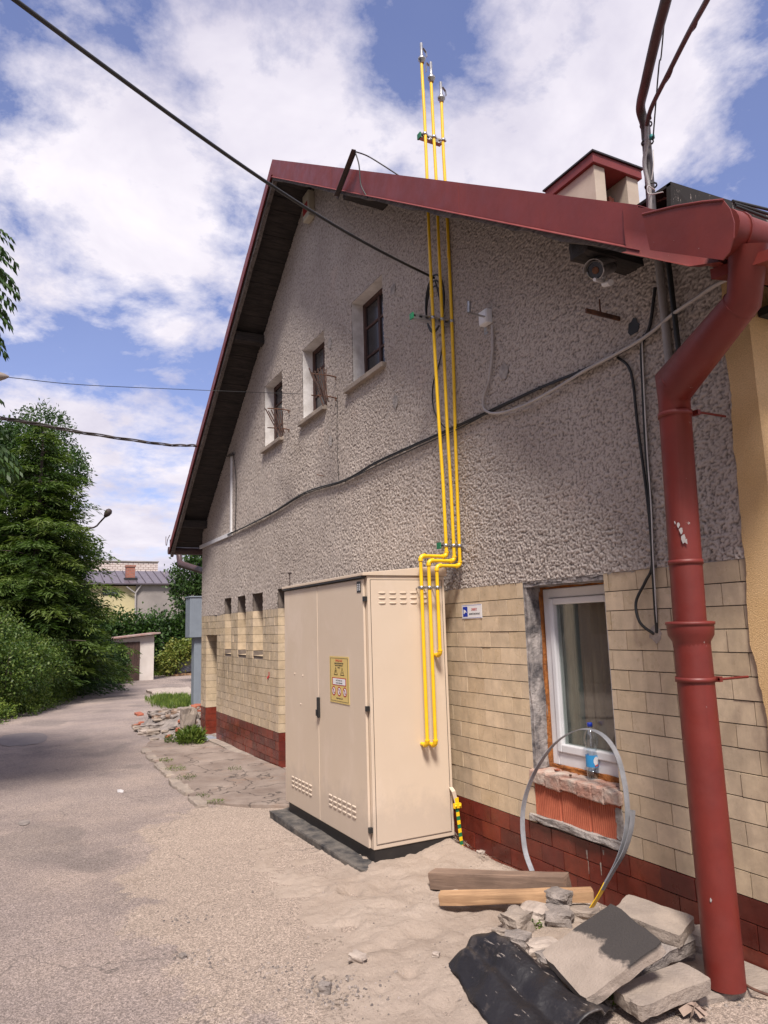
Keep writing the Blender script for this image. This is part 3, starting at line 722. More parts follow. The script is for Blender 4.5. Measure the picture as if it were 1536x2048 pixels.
s = MB(); s.box((q0+t2-.004, y+.018, q2+t2), (q1-t2+.004, y+.026, q3-t2+.004)); s.build('pane', M['glass'], wn)
m = MB()
for (lo, hi, sd_) in [((a-.010, y-.030, FZ-.02), (a+.024, y+.03, d-.03), 1), ((a+.02, y+.008, d-.05), (b-.02, y+.05, d-.018), 2), ((a+.02, y-.012, FZ-.04), (b-.01, y+.05, FZ+.004), 3)]:
    rough_box(m, lo, hi, 12, .010, sd_, sc=30)
m.build('mounting_foam', M['foam'], house)
m = MB()   # dark room behind
lining(m, (a-1.2, b+.4, .0, 2.6), W+.30, W+2.6)
m.add([(a-1.2, W+.299, 0), (a, W+.299, 0), (a, W+.299, 2.6), (a-1.2, W+.299, 2.6)], [(0, 1, 2, 3)])
m.build('interior', M['roomdark'], house)
m = MB(); n_ = 60
YC = W+.212
cu = [(a-.02+(b-a+.02)*i/n_, YC+.012*math.sin(i*.9)+.006*math.sin(i*2.3)) for i in range(n_+1)]
for i0, i1, nm_, mt_ in ((0, 24, 'net_curtain', simple('grey_net_curtain', (.24, .245, .23), (.18, .185, .18), 3, .95, 0)), (24, 50, 'curtain', M['curtain'])):
    m = MB(); m.add([(x_, y_, .6) for x_, y_ in cu]+[(x_, y_, 1.95) for x_, y_ in cu], [(i, i+1, n_+2+i, n_+1+i) for i in range(i0, i1)], .5, True)
    m.build(nm_, mt_, house)
# masonry sill and hollow brick infill
m = MB()
xx = a-.02; i = 0
while xx < b:
    wd_ = rg.uniform(.10, .17); rough_box(m, (xx, W-.03+rg.uniform(-.012, .008), .565+rg.uniform(-.008, .008)), (min(xx+wd_, b+.02), W+.16, .650+rg.uniform(-.005, .004)), 7, .006, i*3.1, sc=14); xx += wd_-.004; i += 1
m.build('masonry_sill', simple('mortared_brick', (.42, .36, .31), (.38, .20, .15), 9, .95, .9, 40, .01), house)
m = MB(); y = W-.002
nr = 44
for k in range(nr):
    u = a+(b-a)*k/nr; v = a+(b-a)*(k+1)/nr
    if k in (14, 29): continue
    m.add([(u, y+.009, .375), ((u+v)/2-.004, y, .375), ((u+v)/2+.004, y, .375), (v, y+.009, .375), (u, y+.009, .572), ((u+v)/2-.004, y, .572), ((u+v)/2+.004, y, .572), (v, y+.009, .572)], [(0, 1, 5, 4), (1, 2, 6, 5), (2, 3, 7, 6)])
m.box((a, y+.0092, .36), (b, y+.1, .575))
m.build('brick_infill', M['infill'], house)
m = MB(); rough_box(m, (a-.05, W-.025, .335), (b+.02, W+.01, .378), 10, .011, 21, sc=16); rough_box(m, (b-.05, W-.006, .38), (b+.012, W+.01, .55), 6, .009, 22, sc=16)
m.build('mortar_ledge', M['mortar_light'], house)
# little drips of paint / stains on red tiles
m = MB()
for px, py, w_, l_ in [(1173, 1700, 4, 22), (1201, 1725, 3, 30), (1206, 1700, 5, 12), (1176, 1722, 2, 30)]:
    p = onY(px, py, W-.004); m.add([(p.x-.006, p.y, p.z), (p.x+.006*w_/3, p.y, p.z), (p.x+.004, p.y, p.z-l_*.0022), (p.x, p.y, p.z-l_*.0024)], [(0, 3, 2, 1)])
m.build('paint_drips', M['whitestone'], house)
# plaster scars
m = MB(); rgs = random.Random(8)
for px, py, r_ in [(790, 803, .07), (661, 882, .065), (659, 686, .07), (785, 580, .06), (1008, 742, .06)]:
    p = onY(px, py, W-.012); ring = [(p.x+math.cos(k*.52)*r_*rgs.uniform(.6, 1.1), W-.0105, p.z+math.sin(k*.52)*r_*rgs.uniform(.7, 1.2)) for k in range(12)]
    m = MB(); m.add(ring, [list(range(12))]); m.build('plaster_scar', M['mortar_light'], house)

# yellow render wrapping the near corner
pts = [onY(*p, W-.018) for p in ((1443, 585), (1449, 700), (1462, 780), (1463, 850), (1472, 930), (1478, 1000), (1484, 1080), (1492, 1125), (1493, 1200), (1500, 1290), (1512, 1330), (1524, 1390), (1536, 1450), (1545, 1560))]
fine = []
for p, q in zip(pts, pts[1:]):
    for k in range(7):
        c_ = p.lerp(q, k/7); fine.append(Vector((c_.x+.008*fbm(c_.z*9, 1, 1)+.004*fbm(c_.z*40, 3, 1), W-.018, c_.z)))
fine.append(Vector((WR+.005, W-.018, -.2)))
XC = -2.055
top = Vector((XC, W-.018, 3.25))
poly = [Vector((fine[0].x, W-.018, 3.25))]+fine+[Vector((XC, W-.018, -.4)), top]
m = MB(); m.prism(poly[::-1], (0, .016, 0))
m.box((WR-.0, W-.016, -.5), (XC-.001, YB, 3.2)); m.box((XC-.03, W-.0205, -.5), (XC+.02, YB, 1.86))
m.build('yellow_render', M['yrender'], house)

# ---- roof
def slope_pt(x, dz=0): return rt_(x)+dz
m = MB()
for sgn, xe in ((-1, XL), (1, XR)):
    n_ = 1
    m.prism([Vector((X0, VY+.01, AP)), Vector((xe, VY+.01, rt_(xe))), Vector((xe, VY+.01, rt_(xe)-.03)), Vector((X0, VY+.01, AP-.03))][::sgn], (0, YB+.5-VY, 0))
    # standing seams running down the slope
    for yy in [VY+.6*k for k in range(1, 21)]:
        m.prism([Vector((X0, yy, AP+.002)), Vector((X0, yy, AP+.03)), Vector((xe, yy, rt_(xe)+.03)), Vector((xe, yy, rt_(xe)+.002))], (0, .012, 0))
m.build('roof', M['redmetal'], house)
# soffit boards
m = MB()
for sgn, xe in ((-1, XL), (1, XR)):
    L = abs(xe-X0); nb = int(L/.14)
    for k in range(nb):
        xa = X0+sgn*L*k/nb; xb = X0+sgn*L*(k+1)/nb-sgn*.006; dz = rt2_.uniform(-.004, .004)
        m.prism([Vector((xa, VY+.035, rt_(xa)-.033)), Vector((xb, VY+.035, rt_(xb)-.033)), Vector((xb, VY+.035, rt_(xb)-.062+dz)), Vector((xa, VY+.035, rt_(xa)-.062+dz))], (0, YB-VY, 0), rt2_.random())
m.build('soffit_boards', M['darkwood_y'], house)
# rake boards (grey split wood) under the fascia, segments slightly uneven
m = MB()
for sgn, xe in ((-1, XL), (1, XR-.45)):
    L = abs(xe-X0); n_ = 40; pa = []; pb = []
    for k in range(n_+1):
        x_ = X0+sgn*L*k/n_; w_ = .225+.028*fbm(x_*2.1, 5, 1)+.01*fbm(x_*11, 2, 1); pa.append(Vector((x_, VY+.012, rt_(x_)-.05))); pb.append(Vector((x_, VY+.012, rt_(x_)-w_-.02)))
    vs = pa+pb; d_ = Vector((0, .05, 0)); N = n_+1
    m.add(vs+[v+d_ for v in vs], [(i, i+1, N+i+1, N+i) for i in range(n_)]+[(2*N+i+1, 2*N+i, 3*N+i, 3*N+i+1) for i in range(n_)]+[(N+i, N+i+1, 3*N+i+1, 3*N+i) for i in range(n_)])
m.build('rake_board', M['greywood'], house)
# metal fascia
fa = MB()
def fascia(xa, xb, lo=.2, y=VY, tk=.004, over=.0):
    za, zb = rt_(xa), rt_(xb)
    fa.prism([Vector((xa, y, za+.02)), Vector((xb, y, zb+.02)), Vector((xb, y, zb-lo)), Vector((xa, y, za-lo))], (0, -tk, 0))
    fa.prism([Vector((xa, y, za-lo)), Vector((xb, y, zb-lo)), Vector((xb, y-.018, zb-lo-.012)), Vector((xa, y-.018, za-lo-.012))], (0, 0, -.004))
    fa.prism([Vector((xa, y, za+.02)), Vector((xb, y, zb+.02)), Vector((xb, y+.16, zb+.026)), Vector((xa, y+.16, za+.026))], (0, 0, .004))
edges_r = [X0, -6.93, -5.85, -4.9, -3.72, -2.24]
for i, (u, v) in enumerate(zip(edges_r, edges_r[1:])): fascia(u, v+.012, .2, VY-.002*(i % 2))
edges_l = [X0, -8.6, -9.7, -10.8, -11.9, -12.9, XL]
for i, (u, v) in enumerate(zip(edges_l, edges_l[1:])): fascia(u, v, .17, VY-.002*(i % 2))
fa.build('verge_flashing', M['redmetal'], house)
# older painted end piece, with bent tip
m = MB()
e0, e1 = -2.31, XR+.0
def lerpz(x, dz): return rt_(x)+dz
n_ = 14; vs = []
for k in range(n_+1):
    x_ = e0+(e1-e0)*k/n_; tz = lerpz(x_, .0)+.01; bz = lerpz(x_, -.235)
    b_ = .005*fbm(x_*6, 1, 1)
    tip = max(0, (k-10)/4)
    vs.append([Vector((x_, VY-.012+b_-.02*tip, tz-.03*tip)), Vector((x_, VY-.016-b_, (tz+bz)/2)), Vector((x_, VY-.014+.03*tip*math.sin(k), bz+.03*tip*abs(math.sin(k*1.7)))), Vector((x_, VY-.05, bz-.012+.05*tip))])
fl = [p for r_ in vs for p in r_]
m.add(fl, [(i*4+j, (i+1)*4+j, (i+1)*4+j+1, i*4+j+1) for i in range(n_) for j in range(3)], .5, True)
m.add([p+Vector((0, .006, 0)) for p in fl], [(i*4+j+1, (i+1)*4+j+1, (i+1)*4+j, i*4+j) for i in range(n_) for j in range(3)])
# end gusset sheet rising to gutter
m.prism([onY(px, py, 2.43) for px, py in ((1285, 430), (1350, 414), (1405, 405), (1447, 401), (1460, 418), (1468, 445), (1467, 475), (1458, 505), (1445, 520), (1300, 500))], (0, .006, 0))
m.prism([Vector((-1.86, VY-.03, 3.05)), Vector((-1.52, VY+.02, 3.02)), Vector((-1.50, VY+.3, 3.035)), Vector((-1.8, VY+.3, 3.06))], (0, 0, -.045))
m.tube([onY(1285, 429, 2.43), onY(1350, 413, 2.43), onY(1405, 404, 2.43), onY(1447, 400, 2.43)], .006, 6)
m.build('verge_end_piece', M['redold'], house)
# eave boards on right side under roof
m = MB(); m.box((-2.05, W+.05, 3.02), (-1.86, YB, 3.06))
m.prism([Vector((-2.75, VY+.10, rt_(-2.75)-.075)), Vector((-1.9, VY+.10, rt_(-1.9)-.075)), Vector((-1.9, VY+.10, rt_(-1.9)-.17)), Vector((-2.75, VY+.10, rt_(-2.75)-.25))], (0, .07, 0))
m.build('eave_boards', M['blackwood'], house)
# purlin ends
for px_ in (X0, -9.47, -5.65, -12.72, -2.72):
    m = MB(); zt = rt_(px_)-.075-(0.07*SL if abs(px_-X0) > .1 else .03)
    rough_box(m, (px_-.07, VY+.07, zt-(.19 if px_ == -2.72 else .13)), (px_+.07, W+.02, zt), 4, .007, px_, sc=10); m.build('purlin', M['darkwood_y'], house)
# chimney
cx0, cx1, cy0, cy1 = -5.65, -5.12, 5.32, 5.93
K = 5.25/5.0
ch = MB(); 
yc = 5.25; P1 = onY(1185, 302, yc); zt = P1.z; xc = P1.x            # near corner of cap
capx0 = onY(1090, 383, yc).x; capy1 = onX(1282, 332, xc).y
bx0, bx1, by0, by1 = capx0+.03, xc-.035, yc+.035, capy1-.035; bz0 = rt_(bx0)-1.0; bz1 = zt-.125
ox0 = by0+.15; ox1 = by1-.17
zo = zt-.70
ch.box((bx0, by0, bz0), (bx1, by1, zo))
ch.box((bx0, by0, zo), (bx1, ox0, bz1)); ch.box((bx0, ox1, zo), (bx1, by1, bz1)); ch.box((bx0, ox0, zo), (bx0+.1, ox1, bz1))
ch.box((bx0+.1, (by0+by1)/2+.15, zo+.001), (bx1-.2, ox1-.001, zo+.3))
co_ = ch.build('chimney', M['stucco'], house, bevel=.006)
m = MB(); m.box((capx0, yc, zt-.12), (xc, capy1, zt-.012)); m.build('chimney_cap', M['redmetal'], co_, bevel=.004)
m = MB(); m.box((capx0-.02, yc-.02, zt-.01), (xc+.02, capy1+.02, zt+.008)); m.build('cap_sheet', M['blackpaint'], co_)
m = MB(); rough_box(m, (bx0+.12, ox1-.10, zo), (bx1-.16, ox1-.02, zo+.42), 5, .015, 4); m.build('flue_bricks', M['chimbrick'], co_)
# dark board / hatch on the roof behind the corner
m = MB(); Yh = 3.3; p0 = onY(1330, 410, Yh); p1 = onY(1341, 363, Yh); q1 = onX(1560, 432, p1.x)
d_ = q1-p1
m.add([p0-Vector((0, 0, .5)), p1, q1, q1-Vector((0, 0, .8))], [(0, 1, 2, 3)]); m.prism([p0-Vector((0, 0, .5)), p1, q1, q1-Vector((0, 0, .8))], (-.03, .0, 0))
m.box((p1.x-.32, p1.y-.0, p1.z-.02), (p1.x-.001, q1.y, p1.z+.0))
m.build('roof_hatch', board_mat(), house)
# ---- right gutter and downspout
m = MB(); gx = -1.64; gzc = 3.155
g0 = onY(1440, 462, 2.5)-Vector((0, .05, 0)); g1 = Vector((gx+.02, YB, gzc+.02)); rad = .085
m.tube([g0+Vector((0, .05, 0)), g0+Vector((0, .12, 0))], .090, 22, True); m.tube([g0+Vector((0, .121, 0)), g0+Vector((0, .135, 0))], .095, 22, True); m.tube([g0+Vector((0, .136, 0)), g1], .086, 22, True)
m.build('gutter', M['redold'], house)
ds = MB()
yb = 2.80
A = onY(1450, 1950, yb); B0 = onY(1380, 1250, yb); B1 = onY(1348, 800, yb)
B2 = onY(1346, 772, yb-.01); T1 = onY(1488, 600, 2.66); T2 = onY(1497, 490, 2.62)
low = [A-Vector((0, 0, .05)), B0.lerp(A, .02)]
ds.tube([A-Vector((0, 0, .04)), onY(1440, 1850, yb), B0-Vector((0, 0, .02))], .081, 26)
ax = (B1-A).normalized()
ds.lathe(B0, [(.081, -.10), (.083, -.075), (.100, -.045), (.103, -.01), (.103, .0), (.108, .002), (.108, .014), (.099, .016), (.074, .018)], 28, ax)
path = [B0-ax*.02, B0.lerp(B1, .35), B0.lerp(B1, .72), B1-ax*.03, B1.lerp(B2, .9)+Vector((.004, 0, .0))]
bend = spline([B1-ax*.03, B2, B2.lerp(T1, .12)], 4)
ds.tube([B0-ax*.02, B0.lerp(B1, .4), B1-ax*.02, B2+Vector((.0, 0, .0)), T1, T2], [.073, .073, .073, .074, .072, .076], 26)
so_ = ds.build('downspout', M['redold'], house)
for c_, r_ in ((A.lerp(B0, .835), .084), (B0.lerp(B1, .93), .076), (B0.lerp(B1, .27), .0745)):
    m = MB(); m.lathe(c_, [(r_-.004, -.011), (r_+.003, -.011), (r_+.003, .011), (r_-.004, .011)], 26, ax)
    if r_ != .0745:
        q = c_+Vector((.05, .055, 0)); m.box(q-Vector((.004, 0, .012)), q+Vector((.035, .02, .012))); m.tube([q+Vector((.03, .0, 0)), q+Vector((.03, .2, 0))], .006, 8)
    m.build('pipe_clamp', M['redold'], so_)
m = MB()
for c_, r_ in ((B2, .0765), (T1, .075)):
    d_ = (T1-B2).normalized(); m.lathe(c_+d_*(.03 if c_ == B2 else -.03), [(r_-.003, -.004), (r_+.002, 0), (r_-.003, .004)], 26, d_)
m.build('pipe_seam', M['redold'], so_)
rgc = random.Random(5)
for (px, py, r_) in ((1357, 1050, .012), (1362, 1062, .016), (1366, 1075, .022), (1372, 1082, .014), (1350, 1045, .007), (1422, 1800, .008)):
    m = MB(); cc_ = onY(px, py, yb-.0775); dv = (CAM-cc_); dv.z = 0; dv.normalize(); sd2 = Vector((-dv.y, dv.x, 0)); ce = A.lerp(B1, (cc_.z-A.z)/(B1.z-A.z)); rad_ = (.0735 if cc_.z > B0.z else .0815); off_ = (cc_-ce).dot(sd2); cc_ = ce+sd2*off_+dv*(math.sqrt(max(1e-5, rad_**2-off_**2))+.0012); m.add([cc_+(sd2*math.cos(t*.9)*.6+Vector((0, 0, 1))*math.sin(t*.9)*1.2)*r_*rgc.uniform(.5, 1.1) for t in range(7)], [list(range(7))]); m.build('paint_chip', M['greycable'], so_)
# left eave gutter + brown pipe
m = MB(); lx = XL-.03; lz = rt_(XL)-.12
m.tube([(lx-.02, VY-.02, lz), (lx-.02, YB, lz)], .07, 16); m.build('gutter', M['brownpipe'], house)
m = MB()
P0 = onY(357, 1100, VY+.42); P1 = onY(360, 1128, VY+.42); P2 = onY(412, 1150, W-.02)
m.tube([P0+Vector((0, 0, .15)), P0, P1, Vector((WL+.05, P1.y+.30, P2.z+.03))], .055, 14); m.lathe(P0+Vector((0, 0, -.02)), [(.056, -.04), (.065, -.035), (.068, .05), (.056, .06)], 16)
m.tube([Vector((WL-.07, P1.y+.29, P2.z+.05)), Vector((WL-.07, P1.y+.32, -.2))], .05, 14)
m.build('rear_downspout', M['brownpipe'], house)
m = MB(); q = onY(333, 1085, VY-.03)
m.tube(spline([q+Vector((-.06, 0, .12)), q+Vector((-.06, 0, -.02)), q+Vector((.02, 0, -.05)), q+Vector((.10, 0, .04)), q+Vector((.3, 0, .10))], 5), .006, 6); m.build('gutter_hook', M['rust'], house)
m = MB(); rough_box(m, (XL-.05, VY+.0, rt_(XL)+.02), (XL+.16, VY+.25, rt_(XL)+.08), 2, .006, 3); m.build('eave_flashing_end', M['darkiron'], house)

# ------------------------------------------------------------------ gas cabinet
cx0, cx1, cy0, cy1 = -6.372, -4.665, 2.28, 2.955
cab = thing('gas_cabinet', ((cx0+cx1)/2, (cy0+cy1)/2, 0), 'tall cream metal gas cabinet with two louvred doors beside the wall', 'gas cabinet')
PZ = .092; TZc = 1.965
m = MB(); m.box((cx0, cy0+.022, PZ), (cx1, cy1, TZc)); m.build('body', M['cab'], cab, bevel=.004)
m = MB(); m.box((cx0+.008, cy0+.03, -.03), (cx1-.008, cy1-.008, PZ)); m.build('plinth', M['blackpaint'], cab)
m = MB()
m.prism([Vector((cx1+.012, cy0-.02, TZc+.022)), Vector((cx1+.012, cy1+.02, TZc+.085)), Vector((cx1+.012, cy1+.02, TZc+.002)), Vector((cx1+.012, cy0-.02, TZc+.002))], (-(cx1-cx0)-.024, 0, 0))
m.build('top_cover', M['cab'], cab, bevel=.003)
m = MB(); m.box((cx0-.005, cy0-.017, TZc-.012), (cx1-.02, cy0+.02, TZc+.0015)); m.build('dark_cover_strip', M['blackpaint'], cab)  # dark strip just below the front edge of the top cover
def louvre(mb, c_, ud, nd, L=.055, hh=.016):
    ud, nd = Vector(ud), Vector(nd); zd = Vector((0, 0, 1)); n_ = 8; vs = []
    for i in range(n_+1):
        t_ = i/n_; x_ = (t_-.5)*L; e = math.sqrt(max(0, 1-abs(2*t_-1)**4))
        vs += [c_+ud*x_+zd*hh*.5*e, c_+ud*x_+zd*(hh*.1)*e+nd*.007*e, c_+ud*x_-zd*hh*.5*e+nd*.006*e, c_+ud*x_-zd*hh*.5*e]
    mb.add(vs, [(i*4+j, i*4+j+1, (i+1)*4+j+1, (i+1)*4+j) for i in range(n_) for j in range(3)], .5, False)
xm = -6.372+ (onY(637, 1400, cy0).x+6.372)
doors = []
for i, (a, b) in enumerate(((cx0+.004, xm-.004), (xm+.004, cx1-.035))):
    m = MB(); m.box((a, cy0, PZ+.008), (b, cy0+.018, TZc-.02))
    # fine returned edge
    dr = m.build('door', M['cab'], cab, bevel=.003); doors.append(dr)
    lv = MB()
    x0_ = onY(*((583, 1560) if i == 0 else (657, 1602)), cy0).x; x1_ = onY(*((625, 1590) if i == 0 else (714, 1635)), cy0).x
    z0_ = .33
    for r_ in range(3):
        for c2 in range(6): louvre(lv, Vector((x0_+(x1_-x0_)*(c2+.5)/6, cy0-.0005, z0_-.036*r_)), (1, 0, 0), (0, -1, 0), (x1_-x0_)/6*.80, .016)
    lv.build('louvres', M['cab'], dr)
m = MB(); hp = onY(641, 1410, cy0); m.box((xm+.008, cy0-.022, hp.z-.10), (xm+.036, cy0-.0005, hp.z+.06)); m.box((xm+.004, cy0-.03, hp.z-.085), (xm+.028, cy0-.0225, hp.z-.035)); m.build('handle', M['black'], doors[1], bevel=.003)
m = MB(); m.box((cx1-.13, cy0-.003, TZc-.115), (cx1-.065, cy0-.0004, TZc-.035)); npt = m.build('name_plate', M['black'], doors[1])
m = MB()
for k in (0, 1):
    for j in range(4): m.box((cx1-.118+k*.028, cy0-.0038, TZc-.10+j*.013), (cx1-.104+k*.028, cy0-.0031, TZc-.092+j*.013))
m.build('plate_marks', M['signwhite'], npt)
for zz in (1.80, 1.03, .22):
    m = MB(); m.box((cx1-.034, cy0-.006, zz-.018), (cx1-.006, cy0+.02, zz+.018)); m.build('hinge', M['black'], cab, bevel=.002)
m = MB()
for px, py in ((590, 1347), (606, 1351), (602, 1408)):
    m = MB(); p = onY(px, py, cy0); m.lathe((p.x, cy0-.0005, p.z), [(.007, 0), (.006, .004), (.0, .006)], 10, (0, -1, 0)); m.build('rivet', M['cab'], doors[0])
sd_ = MB(); x_ = cx1; sd_.box((x_-.01, cy0+.05, PZ+.035), (x_+.003, cy1-.03, TZc-.035)); side = sd_.build('side_panel', M['cab'], cab, bevel=.002)
m = MB(); q_ = (cy0+.042, cy1-.022, PZ+.027, TZc-.027)
for (a, b, c, d) in ((q_[0], q_[0]+.004, q_[2], q_[3]), (q_[1]-.004, q_[1], q_[2], q_[3]), (q_[0]+.004, q_[1]-.004, q_[2], q_[2]+.004), (q_[0]+.004, q_[1]-.004, q_[3]-.004, q_[3])): m.box((x_-.008, a, c), (x_+.0008, b, d))
m.build('panel_seam', M['darkiron'], cab)
lv = MB()
for r_ in range(3):
    for c2 in range(5): louvre(lv, Vector((x_+.0033, cy0+.135+.088*c2, 1.842-.037*r_)), (0, 1, 0), (1, 0, 0), .062, .011)
lv.build('louvres', M['cab'], side)
m = MB(); hp = onY(588, 1143, cy0+.55); m.tube([(hp.x, cy0+.5, TZc+.04), (hp.x, cy0+.5, hp.z-.02)], .006, 8); m.lathe((hp.x, cy0+.5, hp.z-.03), [(.0, 0), (.02, .003), (.02, .014), (.008, .022)], 12); m.build('top_vent', M['darkiron'], cab)
# foundation pad
m = MB(); rough_box(m, (cx0-.12, cy0-.115, -.16), (cx1+.08, cy1+.06, .006), 14, .008, 5, sc=8)
tag(m.build('foundation_pad', M['padtop']), 'low black-coated concrete pad under the cream cabinet', 'concrete pad')
# warning sign on door
SG = [onY(*p, cy0-.003) for p in ((658, 1313), (698, 1313), (698, 1410), (662, 1403))]
sx0 = (SG[0].x+SG[3].x)/2; sx1 = (SG[1].x+SG[2].x)/2; sz1 = (SG[0].z+SG[1].z)/2; sz0 = (SG[2].z+SG[3].z)/2
sg = thing('warning_sign', ((sx0+sx1)/2, cy0-.001, sz0), 'yellow gas warning sign on the right door of the cream cabinet', 'sign')
m = MB(); m.box((sx0, cy0-.004, sz0), (sx1, cy0-.0012, sz1)); m.build('sign_plate', M['signyellow'], sg)
wS = sx1-sx0; hS = sz1-sz0; yS = cy0-.0045; cxS = (sx0+sx1)/2
m = MB(); e = .012*1
for (a, b, c, d) in ((.04, .96, .035, .042), (.04, .96, .958, .965), (.04, .055, .042, .958), (.945, .96, .042, .958)): m.box((sx0+a*wS, yS-.0003, sz0+c*hS), (sx0+b*wS, yS+.0003, sz0+d*hS))
def tri(mb, cx_, cz, r_):
    P = [Vector((cx_+r_*math.sin(k*2.0944), 0, cz+r_*math.cos(k*2.0944))) for k in range(3)]
    for k in range(3):
        a_, b_ = P[k], P[(k+1) % 3]; ia, ib = a_*.0, b_*.0
        c_ = Vector((cx_, 0, cz)); ia = c_+(a_-c_)*.78; ib = c_+(b_-c_)*.78
        mb.add([(a_.x, yS-.0003, a_.z), (b_.x, yS-.0003, b_.z), (ib.x, yS-.0003, ib.z), (ia.x, yS-.0003, ia.z)], [(0, 1, 2, 3), (3, 2, 1, 0)])
tri(m, cxS-.17*wS, sz0+.655*hS, .115*wS); tri(m, cxS+.17*wS, sz0+.655*hS, .115*wS)
m.box((cxS-.185*wS, yS-.0004, sz0+.64*hS), (cxS-.155*wS, yS, sz0+.70*hS))
m.build('print_black', M['signblack'], sg)
text('UWAGA GAZ', .072*hS, M['signred'], sg, (cxS, yS, sz0+.885*hS), (1, 0, 0), (0, 0, 1), sx=.85)
text('NIEUPOWAŻNIONYM WSTĘP', .042*hS, M['signblack'], sg, (cxS, yS, sz0+.835*hS), (1, 0, 0), (0, 0, 1), sx=.85)
text('SUROWO WZBRONIONY', .042*hS, M['signblack'], sg, (cxS, yS, sz0+.79*hS), (1, 0, 0), (0, 0, 1), sx=.85)
text('STREFA 2', .040*hS, M['signblack'], sg, (cxS, yS, sz0+.745*hS), (1, 0, 0), (0, 0, 1), sx=.9)
text('EX', .05*hS, M['signblack'], sg, (cxS+.17*wS, yS, sz0+.635*hS), (1, 0, 0), (0, 0, 1), sx=.8)
m = MB(); m.box((cxS-.36*wS, yS-.0003, sz0+.375*hS), (cxS+.36*wS, yS, sz0+.54*hS)); m.build('red_frame', M['signred'], sg)
m = MB(); m.box((cxS-.325*wS, yS-.0007, sz0+.392*hS), (cxS+.325*wS, yS-.0003, sz0+.523*hS)); m.build('white_field', M['signwhite'], sg)
text('GAZ, UŻYWANIE OGNIA', .042*hS, M['signblack'], sg, (cxS, yS-.0008, sz0+.468*hS), (1, 0, 0), (0, 0, 1), sx=.72)
text('SUROWO WZBRONIONE', .042*hS, M['signblack'], sg, (cxS, yS-.0008, sz0+.412*hS), (1, 0, 0), (0, 0, 1), sx=.72)
for k in (-1, 0, 1):
    c_ = Vector((cxS+k*.29*wS, yS-.0002, sz0+.25*hS)); r_ = .10*wS
    m = MB(); ring = [(c_.x+r_*.75*math.cos(t*.3927), c_.y-.0002, c_.z+r_*.75*math.sin(t*.3927)) for t in range(16)]; m.add(ring, [list(range(16))]); m.build('pictogram_field', M['signwhite'], sg)
    m = MB(); n_ = 20
    ro = [(c_.x+r_*math.cos(t*2*math.pi/n_), c_.y-.0005, c_.z+r_*math.sin(t*2*math.pi/n_)) for t in range(n_)]; ri = [(c_.x+r_*.76*math.cos(t*2*math.pi/n_), c_.y-.0005, c_.z+r_*.76*math.sin(t*2*math.pi/n_)) for t in range(n_)]
    m.add(ro+ri, [(t, (t+1) % n_, n_+(t+1) % n_, n_+t) for t in range(n_)])
    m.strip([(c_.x-r_*.55, c_.y-.0006, c_.z+r_*.55), (c_.x+r_*.55, c_.y-.0006, c_.z-r_*.55)], r_*.16, .0002, (1, 0, 1)); m.build('prohibition_ring', M['signred'], sg)
    m = MB(); m.box((c_.x-r_*.12, c_.y-.0005, c_.z-r_*.5), (c_.x+r_*.16, c_.y-.0003, c_.z+r_*.45)); m.build('pictogram', M['signblack'], sg)
text('TELEFON ALARM. TEL. 992', .036*hS, M['signblack'], sg, (cxS, yS, sz0+.085*hS), (1, 0, 0), (0, 0, 1), sx=.8)
# CCTV sign on tiles
p0 = onY(925, 1237, W-.006); p1 = onY(963, 1209, W-.006)
ms_ = thing('monitoring_sign', (p0.x, W-.006, p0.z), 'small white sign with blue camera symbol on the cream tiles', 'sign')
x0_, x1_, z0_, z1_ = p0.x, p1.x, onY(944, 1237, W).z, onY(944, 1209, W).z; ww = x1_-x0_; hh = z1_-z0_; yy = W-.0075
m = MB(); m.box((x0_, yy, z0_), (x1_, yy+.003, z1_)); m.build('sign_plate', M['signwhite'], ms_)
m = MB(); m.box((x0_+.05*ww, yy-.0006, z0_+.14*hh), (x0_+.29*ww, yy-.0001, z0_+.86*hh))
for (a, b, c, d) in ((.02, .98, .04, .06), (.02, .98, .94, .96)): m.box((x0_+a*ww, yy-.0006, z0_+c*hh), (x0_+b*ww, yy-.0001, z0_+d*hh))
m.build('print_blue', M['signblue'], ms_)
m = MB(); m.add([(x0_+u*ww, yy-.0008, z0_+v*hh) for u, v in ((.09, .68), (.20, .58), (.25, .42), (.16, .46), (.13, .34), (.08, .36))], [(5, 4, 3, 2, 1, 0)]); m.build('camera_symbol', M['signwhite'], ms_)
text('OBIEKT', .24*hh, M['signred'], ms_, (x0_+.63*ww, yy-.0006, z0_+.56*hh), (1, 0, 0), (0, 0, 1), sx=.9)
text('MONITOROWANY', .19*hh, M['signblack'], ms_, (x0_+.64*ww, yy-.0006, z0_+.26*hh), (1, 0, 0), (0, 0, 1), sx=.82)

